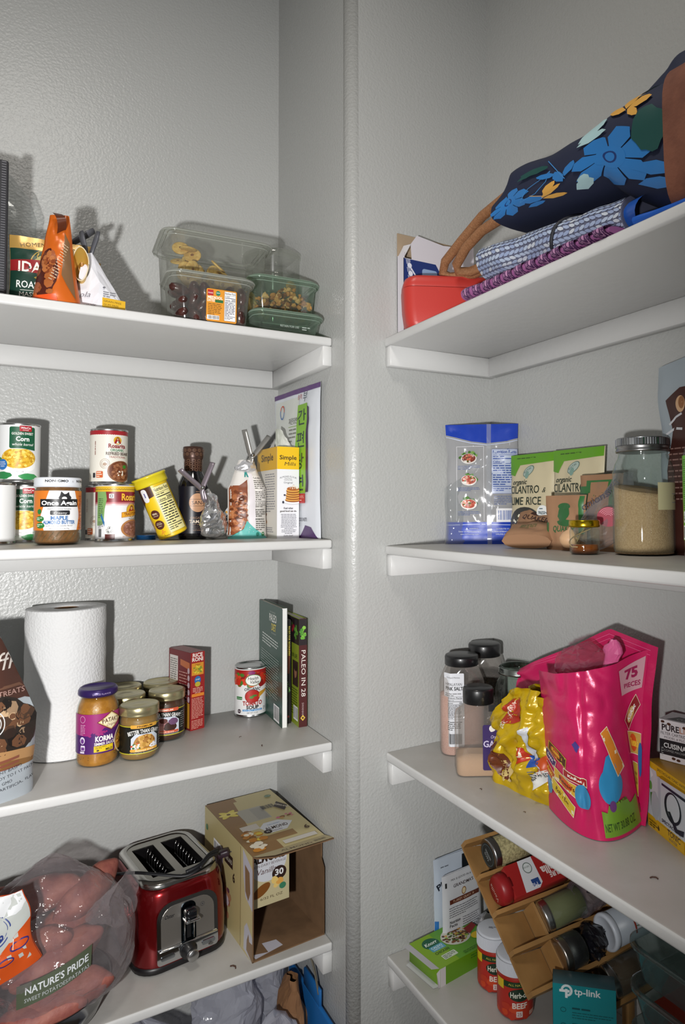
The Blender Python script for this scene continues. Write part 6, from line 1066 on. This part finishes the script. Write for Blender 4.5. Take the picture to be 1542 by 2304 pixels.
# ------------------------------------------------ lowest shelf right
y4 = ZR[3]
def packet(loc, rz, W, H, label, ars, seed, rx=0, base='c8cace'):
    pc = Pouch(W, H, .012, seed, .0014, 18, topT=.3, p=4); t = thing('gravy_packet', label, 'packet', loc, rz, rx=rx); mb = MB(); pc.mesh(mb, mat(base, .4), None, 16, 20); A = Art((-W*500, 0, W*500, H*1000)); ars(A, W*1000, H*1000); mb.art(A, pc.front, 8, 8, .0006); mb.obj('packet_film', t)
def gp(A, w, h):
    A.text('MIX IS GOOD IN A WE', 0, h*.9, 3.4, '3a3a3a', w=w*.6); A.text("GRANDMA'S", 0, h*.8, 5.6, '3a2a2a', w=w*.5, b=.01); A.ell(0, h*.71, 5.5, 7, '8a5a2c'); A.ell(0, h*.71, 4, 5.4, 'd8c8a0'); A.rect(-w*.36, h*.585, w*.76, 8, '5a2a1c'); A.text('TURKEY GRAVY MIX', 2, h*.6, 4, 'c8a890', w=w*.6, b=.01); A.rect(-w*.45, h*.83, 4, 9, '222222')
    A.lines(-w*.38, h*.53, w*.76, 5, 4, '55555a', th=1.2); A.text('Nutrition', -w*.24, h*.32, 5, '333333', w=w*.26, b=.02); A.text('Facts', -w*.28, h*.27, 5, '333333', w=w*.18, b=.02); A.lines(-w*.05, h*.34, w*.44, 7, 4, '44444a', th=1.1); A.lines(-w*.38, h*.21, w*.26, 4, 4, '333333', th=1.6); A.lines(-w*.38, h*.06, w*.76, 2, 3, '77777a')
def gp2(A, w, h): A.text('PIONEERS', -6, h*.68, 11, '1c2430', w=w*.76, b=.03, arc=80); A.rect(w*.14, h*.72, w*.2, h*.24, '14181c'); A.rect(w*.36, h*.72, w*.1, h*.2, '14181c'); A.lines(-w*.36, h*.88, w*.34, 1, 4, '5a6068'); A.rect(-w*.5, h*.1, 7, h*.16, '2a6ab0')
packet((.2115, -.089, y4+.004), 5, .104, .15, 'grey and black gravy packet standing behind the turkey gravy packet', gp2, 3, base='b6c0cc')
packet((.2145, -.108, y4+.003), 7, .1, .128, 'white turkey gravy mix packet with brown stripe in front of the grey packet', gp, 5)
# bouillon carton
A = Art(); A.rect(0, 0, 140, 86, '7fa818'); A.rect(44, 0, 96, 86, '5f9a2a'); A.poly([(0, 0), (42, 0), (42, 86), (0, 86)], '7fa81c'); A.ell(30, 62, 17, 15, '0f5a3a'); A.text('Knorr', 30, 59, 8, 'e8f0e8', w=26, b=.02, sh=.2); A.rr(18, 40, 30, 14, 2, '4f9ab0'); A.text('CALDO', 33, 47, 4.6, 'e0ecf0', w=24, b=.02); A.text('SABOR DE', 33, 42, 3.6, 'e0ecf0', w=22); A.text('CHICKEN', 33, 31, 6, '2a4a14', w=30, b=.02); A.rr(22, 12, 30, 13, 2, 'c8d4c0'); A.lines(24, 21, 26, 3, 3.4, '4a5a44')
A.ell(80, 52, 30, 24, 'c8c8bc'); A.scat(80, 52, 26, 20, ['5a3018', '7a4a24', '3a5a1c', '8ab03a', 'c89a4c', '4a2412'], 110, 2, 4.5, 4); A.poly([(104, 40), (140, 56), (140, 66), (104, 58)], '8a1f1c'); A.ell(112, 30, 12, 9, 'e0c020'); A.rr(112, 70, 26, 10, 1, 'a8c48a'); A.lines(60, 8, 60, 2, 4, '3a6a1c')
B = Art(); B.rect(0, 0, 140, 30, '5f9018'); B.rect(0, 0, 12, 30, 'c8c4c4'); B.lines(70, 24, 50, 2, 4, '3a6a1c')
cart('bouillon_carton', 'lime green chicken bouillon carton lying flat with its left end open', (.11, -.193, y4), 7, .13, .086, .03, mat('6f9a1c', .45), B, None, A)
o = bpy.data.objects['bouillon_carton']; mb = MB(); mb.add([(-.0002, 0, 0), (-.006, -.002, .002), (-.008, .0, .026), (-.0002, 0, .03)], [(0, 1, 2, 3)], mat('d0ccd0', .6)); mb.add([(0, .002, .03), (-.016, .004, .034), (-.016, .08, .034), (0, .084, .03)], [(0, 1, 2, 3)], mat('c9c8cc', .6)); mb.add([(0, .002, .0005), (-.012, .004, .001), (-.012, .08, .001), (0, .084, .0005)], [(0, 1, 2, 3)], mat('c9c8cc', .6)); mb.obj('end_flap', o)
# beef bouillon jars
def herb(loc, rz, label):
    t = thing('bouillon_jar', label, 'jar', loc, rz, None)
    mb = MB(); mb.lathe([(.0001, 0), (.026, 0), (.0285, .003), (.0288, .006), (.0288, .068), (.027, .07), (.0001, .07)], mat('a82a1c', .25, coat=.4), 56)
    A = Art(); full(A, .0289, 5, 62, 'b0281c'); A.scat(0, 14, 60, 8, ['c8421c', 'b8341c'], 30, 5, 9, 3); A.ell(0, 40, 18, 9.5, '18301f'); A.text('Herb-ox', 0, 36, 8, 'e0e0d0', w=30, b=.02); A.text('BEEF', 0, 20, 8, 'e6d8cc', w=24, b=.03); A.rect(-26, 51, 50, 9, '1e3a1c'); A.text('ALL NATURAL', 0, 54, 3.2, 'c8c050', w=36); A.rect(-40, 46, 14, 14, 'd8b81c'); A.rr(-6, 7, 10, 9, 1, 'd8c8c4'); A.text('25', -1, 9, 5, '8a2a24'); A.rr(16, 7, 12, 6, 1, 'd0a090'); mb.art(A, cyl(.0289), 3); mb.obj('jar_body', t)
    mb = MB(); m = mat('d2d6de', .4); lidknurl(mb, .0296, .067, .087, m, 80, .0005); mb.lathe([(.0296, .087), (.0285, .0895), (.026, .0905), (.0001, .0905)], m, 56); A = Art(); A.lines(-9, 2, 18, 2, 3, '4a4a55', th=1.3, rot=-.2); mb.art(A, face((0, 0, .0906), (1, 0, 0), (0, 1, 0))); mb.obj('lid', t)
herb((.196, -.2305, y4), -30, 'red beef bouillon jar with white lid, next to the green carton'); herb((.1865, -.297, y4), -24, 'red beef bouillon jar with white lid, closest to the shelf edge')
# spice rack (tilted frame of slots), frame axes along the shelf depth and up the slope
BAM = mat('a27a48', .55, var='8f6a3c', vscale=18); O = Vector((.103, -.318, .789)); A0 = R(42)
ex = Vector((1, 0, .0)); ey = Vector((0, cos(A0), sin(A0))); ez = ex.cross(ey)
t = thing('spice_rack', 'tilted bamboo spice rack with slanted slots leaning against the wall', 'spice rack', tuple(O), 0)
MR = Matrix(((ex.x, ey.x, ez.x, 0), (ex.y, ey.y, ez.y, 0), (ex.z, ey.z, ez.z, 0), (0, 0, 0, 1))); sp = .053; RW = .208
def slab(mb, x0, x1, y0, y1, za0, za1, zb):
    v = [(x0, y0, za0), (x1, y0, za1), (x1, y0, zb), (x0, y0, zb), (x0, y1, za0), (x1, y1, za1), (x1, y1, zb), (x0, y1, zb)]
    mb.add([MR @ Vector(q) for q in v], [(0, 1, 2, 3), (7, 6, 5, 4), (4, 5, 1, 0), (5, 6, 2, 1), (6, 7, 3, 2), (7, 4, 0, 3)], BAM)
mb = MB()
for j in range(-1, 5): slab(mb, 0 if j < 4 else .07, RW, -j*sp-.003, -j*sp+.003, -.013, -.045, .003)
mb.obj('divider_boards', t)
mb = MB()
for j in range(-1, 4):
    y0, y1 = -j*sp-sp+.003, -j*sp-.003
    for i in range(3):
        if j == 3 and i == 0: continue
        x0 = i*.07; b0 = -.010-.004*i; v = [(x0, y0, b0), (x0+.066, y0, b0-.020), (x0+.066, y1, b0-.020), (x0, y1, b0)]; v2 = [(a, b, c-.004) for a, b, c in v]
        mb.add([MR @ Vector(q) for q in v+v2], [(0, 1, 2, 3), (7, 6, 5, 4), (0, 4, 5, 1), (1, 5, 6, 2), (2, 6, 7, 3), (3, 7, 4, 0)], BAM)
        if i: slab(mb, x0-.002, x0+.003, y0, y1, b0-.022, b0-.022, -.002)
mb.box(RW-.004, -4*sp, -.045, RW, sp, .003, BAM, 0, 1, MR); mb.obj('slanted_bases', t)
mb = MB(); v = [(RW+.001, -4*sp, -.045), (.135, -4*sp, .0035), (.135, -3*sp, .0035), (RW+.001, -3*sp, .0035)]
mb.box(.128, -4*sp+.003, -.002, RW-.002, -3*sp-.003, .002, BAM, 0, 1, MR); mb.box(.150, -3*sp+.003, -.002, RW-.002, -2*sp-.003, .002, BAM, 0, 1, MR); mb.obj('cover_panel', t)
for (px_, k) in ((.19, 3.7), (.19, -.4)):
    p = MR @ Vector((px_, -k*sp, -.04)); mb = MB(); L_ = O.z+p.z-y4; mb.box(p.x-.007, p.y-.007, p.z-L_, p.x+.007, p.y+.007, p.z+.004, BAM, .001, 1); mb.obj('leg', t)
def inrack(u, j, h, extra=None):     # frame lying along a slot: local z runs up the slot
    sl = math.atan2(.010, .066)*0+R(-4); base = O+MR @ Vector((u, -(j+.5)*sp, h)); return base
def rackm(u, j, h, tilt=-6): return Matrix.Translation(O) @ MR @ Matrix.Translation((u, -(j+.5)*sp, h)) @ Matrix.Rotation(R(90+tilt), 4, 'Y')
def place(o, M): o.matrix_world = M; return o
def spice(M, label, contents, L=.085, rr=.0215, lidc='b9b9b6', art=None, name='spice_jar', top=None):
    t = thing(name, label, 'jar', (0, 0, 0)); t.matrix_world = M
    if contents: mb = MB(); mb.lathe([(.0001, .012), (rr*.94, .012), (rr*.94, L-.002), (.0001, L-.002)], contents, 32); mb.obj('contents', t)
    mb = MB(); mb.open_lathe([(rr*.8, .004), (rr*.85, .008), (rr, .014), (rr, L-.003), (rr*.9, L), (.0001, L)], GLASS if contents else mat('c9ccd0', .35), 40)
    if art: mb.art(art, lambda u, v, h: cyl(rr+.0003)(u, v, h), 3)
    mb.obj('jar_body', t)
    mb = MB(); m = mat(lidc, .3, 1); mb.lathe([(.0001, 0), (rr*.86, 0), (rr*.98, .001), (rr*1.02, .003), (rr*1.0, .005), (rr*1.02, .007), (rr*1.0, .009), (rr*1.02, .011), (rr*.95, .013), (rr*.8, .0135)], m, 44)
    if top: mb.art(top, lambda u, v, h: Vector((v, u, -h-.0002)))
    mb.obj('lid', t); return t
TP = Art(); TP.ell(0, 0, 18.5, 18.5, '1d2b30'); TP.ring(0, 0, 16, 16, .6, '5a6a70'); TP.text('TACO', 0, 2, 5, 'a8b0b4', w=14); TP.text('SEASONING', 0, -4, 4, 'a8b0b4', w=18)
spice(rackm(.032, -1, -.002), 'glass spice jar of mixed dried herbs with black lid label, topmost in rack', mat('8a7a58', .8, bump=.002, bscale=300, var='b8a47c', vscale=260), .098, .0235, 'a8a8a8', top=TP)
A = Art(); A.rect(-22, 0, 44, 112, '96201f'); A.poly([(-22, 26), (22, 18), (22, 44), (16, 52), (-22, 52)], 'c8c8cc'); A.ell(-9, 38, 8, 8, '6a7470'); A.ell(-9, 38, 6.6, 6.6, 'c8cccc'); A.text('NON GMO', -9, 37, 2.6, '3a4a44', w=11, rot=PI/2); A.rect(8, 34, 10, 14, '24407a'); A.text('Mc', 13.5, 38, 6, 'e0e0e8', rot=-PI/2); A.text('PURE', 8, 78, 7, 'd8ccc8', w=19, rot=-PI/2, b=.03, al='c'); A.text('Vanilla', -3, 78, 11, 'd8ccc8', w=40, rot=-PI/2, b=.03); A.text('EXTRACT', -11, 78, 4, 'c8b0ac', w=24, rot=-PI/2); A.lines(-16, 100, 30, 3, 3, 'c88a84')
t = thing('vanilla_extract_box', 'red vanilla extract box with rounded red bottle end lying in the rack', 'box', (0, 0, 0)); t.matrix_world = rackm(.018, 0, .004)
mb = MB(); mb.box(-.021, -.0225, .014, .021, .0225, .122, mat('96201f', .45), .002, 1); B = Art(); 
mb.art(A, lambda u, v, h: Vector((-.0212-h, -u, v+.013))); mb.obj('carton', t)
mb = MB(); mb.lathe([(.0001, -.004), (.018, -.004), (.0215, .0), (.0225, .006), (.0225, .016), (.0001, .016)], mat('8f1c1f', .4), 40); T2 = Art(); T2.text('Vanilla', 0, 2, 6, 'c8a8a0', w=26, rot=0); mb.art(T2, lambda u, v, h: Vector((v, u, -.0042-h))); mb.obj('rounded_end', t)
spice(rackm(.074, 1, -.004, -20), 'glass spice jar with plain silver lid below the vanilla box', mat('6a6a4a', .8), .07, .0225, 'c4c4c2')
spice(rackm(.070, 2, -.002, -10), 'spice jar with silver lid next to the crumpled black bag in the rack', mat('1c1a1e', .5), .04, .0235, 'b4aca4')
spice(rackm(.128, 3, -.004, -20), 'spice jar with silver lid behind the teal box', mat('4a3a2c', .8), .06, .0235, 'b4b4b2')
t = thing('dark_bag', 'crumpled glossy black plastic bag tucked next to the silver lidded jar', 'bag', (0, 0, 0)); t.matrix_world = rackm(.112, 2, .004)
mb = MB(); crumple(mb, closed_tube_fn([.002, .02, .025, .025, .02, .004], H=.042, sy=.95), 26, 18, mat('15141a', .2, coat=.5), .006, 60, 5); mb.obj('bag_film', t)
t = thing('herb_bag', 'rolled clear plastic bag with a handwritten V on it in the rack', 'plastic bag', (0, 0, 0)); t.matrix_world = rackm(.108, 1, .012)
mb = MB(); crumple(mb, closed_tube_fn([.008, .02, .024, .024, .022, .02, .014, .004], H=.1, sy=1.0), 28, 24, film('eee8ea', .35, 'a89aa0', .06, .4), .005, 50, 8); mb.lathe([(.0001, .01), (.014, .012), (.016, .05), (.012, .075), (.0001, .08)], mat('7a6a66', .8, var='5a5a44', vscale=60), 20); mb.obj('bag_film', t)
mb = MB(); A = Art(); A.line([(-7, 44), (0, 34), (6, 46)], 1.4, '2a2a30'); A.line([(-10, 52), (4, 52)], 1.2, '2a2a30'); mb.art(A, lambda u, v, h: Vector((-.0262-h, -u, v))); mb.obj('handwriting', t)
t = thing('salt_shaker', 'white cylindrical shaker with red tulip pictures and white perforated lid', 'shaker', (0, 0, 0)); t.matrix_world = rackm(.112, 2, .020)
t.matrix_world = rackm(.150, 2, .022)
mb = MB(); mb.lathe([(.0245, .006), (.0245, .098), (.023, .1), (.0001, .1)], mat('aeb6bf', .4), 48); A = Art()
for x, yv in ((-10, 60), (4, 74), (14, 62)): A.ell(x, yv, 4, 5, 'a02a24'); A.line([(x, yv-5), (x-2, yv-24)], 1, '4a6a3a')
A.ell(-2, 84, 7, 4, '8a8a3a', rot=.6); A.rect(-18, 38, 40, 3, '9a3a2c'); mb.art(A, lambda u, v, h: cyl(.0247, -PI/2)(u, v, h), 3); mb.obj('shaker_body', t)
mb = MB(); m = mat('d4dae4', .35); mb.lathe([(.0001, .002), (.019, .002), (.021, -.001), (.0255, -.001), (.0265, .002), (.026, .008), (.0245, .009)], m, 48); A = Art()
for k in range(7): A.ell(3+4*cos(k), 8+4*sin(k*2.2), .9, .9, '4a5058', 10)
mb.art(A, lambda u, v, h: Vector((v-.004, u, .0018-h))); mb.obj('lid', t)
# small brown jar behind the bouillon jars, foil scrap
t = thing('spice_jar', 'small dark brown jar tucked behind the bouillon jars', 'jar', (.252, -.19, y4)); mb = MB(); mb.lathe([(.0001, 0), (.019, 0), (.021, .003), (.021, .04), (.018, .05), (.0001, .05)], mat('2c1510', .2, coat=.5), 36); mb.obj('jar_body', t); MB().lathe([(.0185, .048), (.019, .049), (.019, .06), (.0001, .061)], mat('3a1c14', .4), 36).obj('lid', t)
t = thing('foil_scrap', 'shiny crumpled clear and silver wrapper behind the green carton', 'wrapper', (.262, -.125, y4)); mb = MB(); crumple(mb, closed_tube_fn([.002, .02, .026, .022, .004], H=.045), 20, 14, FOIL, .006, 50, 3); mb.obj('wrapper', t)
# teal box
A = Art(); A.rect(0, 0, 100, 160, '14838a'); A.ring(19, 138, 6.5, 6.5, 3.2, 'dfe6e8', a0=-90, a1=180); A.rect(9, 135.5, 14, 3.4, 'dfe6e8'); A.rect(16.8, 128, 3.4, 12, 'dfe6e8'); A.text('tp-link', 47, 134, 8.6, 'dfe6e8', w=36, b=.02)
for k in range(5): A.ring(14, 112-k*21, 3.6, 3, .7, '0c4a50'); A.lines(26, 114-k*21, 50, 1, 4, '0c4a50', th=2.2); A.lines(26, 109-k*21, 56, 3, 3.4, '10565c', th=1)
B = Art(); B.rect(0, 0, 40, 160, '4a6a70'); B.rect(6, 0, 3, 160, 'a8a894'); B.rect(16, 8, 20, 120, '8aa0a4')
cart('router_box', 'teal electronics box standing in front of the spice rack at the bottom', (.132, -.448, y4), -43, .085, .03, .146, mat('3a5a60', .4), A, B)
# stacked glass food containers at the right edge
for k in range(5):
    t = thing('glass_container', ('clear glass food container, lowest of the stack', 'clear glass food container, second from the bottom of the stack', 'clear glass food container in the middle of the stack', 'clear glass food container, second from the top of the stack', 'clear glass food container, topmost of the stack')[k], 'container', (.222, -.652, y4+k*.0535), 0)
    mb = MB(); G2 = film('dce6e4', .06, '8a9a9c', .03, .55); stack(mb, [(.062, .072, .02, .001), (.066, .078, .022, .006), (.074, .087, .026, .042), (.078, .09, .028, .044), (.078, .09, .028, .049), (.074, .086, .026, .05), (.071, .084, .025, .044), (.063, .075, .021, .009)], G2); mb.obj('glass_body', t)
    if k in (0, 2, 3): mb = MB(); stack(mb, [(.062, .072, .02, .010), (.065, .076, .021, .015)], mat('a8321c', .4), True, True); mb.obj('red_lid', t)

first = None
for x, y, z, s_ in ((-.178, .028, z4+.0012, 1.4), (-.12, .05, z3+.001, .7), (-.14, .12, z3+.001, .6), (.14, -.62, y3+.001, 1), (.12, -.30, y3+.001, .6), (.10, -.70, y3+.001, 1.0), (.125, -.40, y3+.001, .5)):
    if first is None: o = first = MB().tube([(-.004, 0, 0), (-.001, .0012, .0005), (.003, .0006, .0006), (.005, -.002, .0002)], .0008, mat('4a3024', .8), 6).obj('crumb')
    else: o = first.copy(); col.objects.link(o)
    o.location = (x, y, z); o.scale = (s_,)*3; o.rotation_euler.z = x*40; tag(o, 'tiny dark brown crumb lying on a bare shelf top', 'crumb', 'crumbs on the shelves')
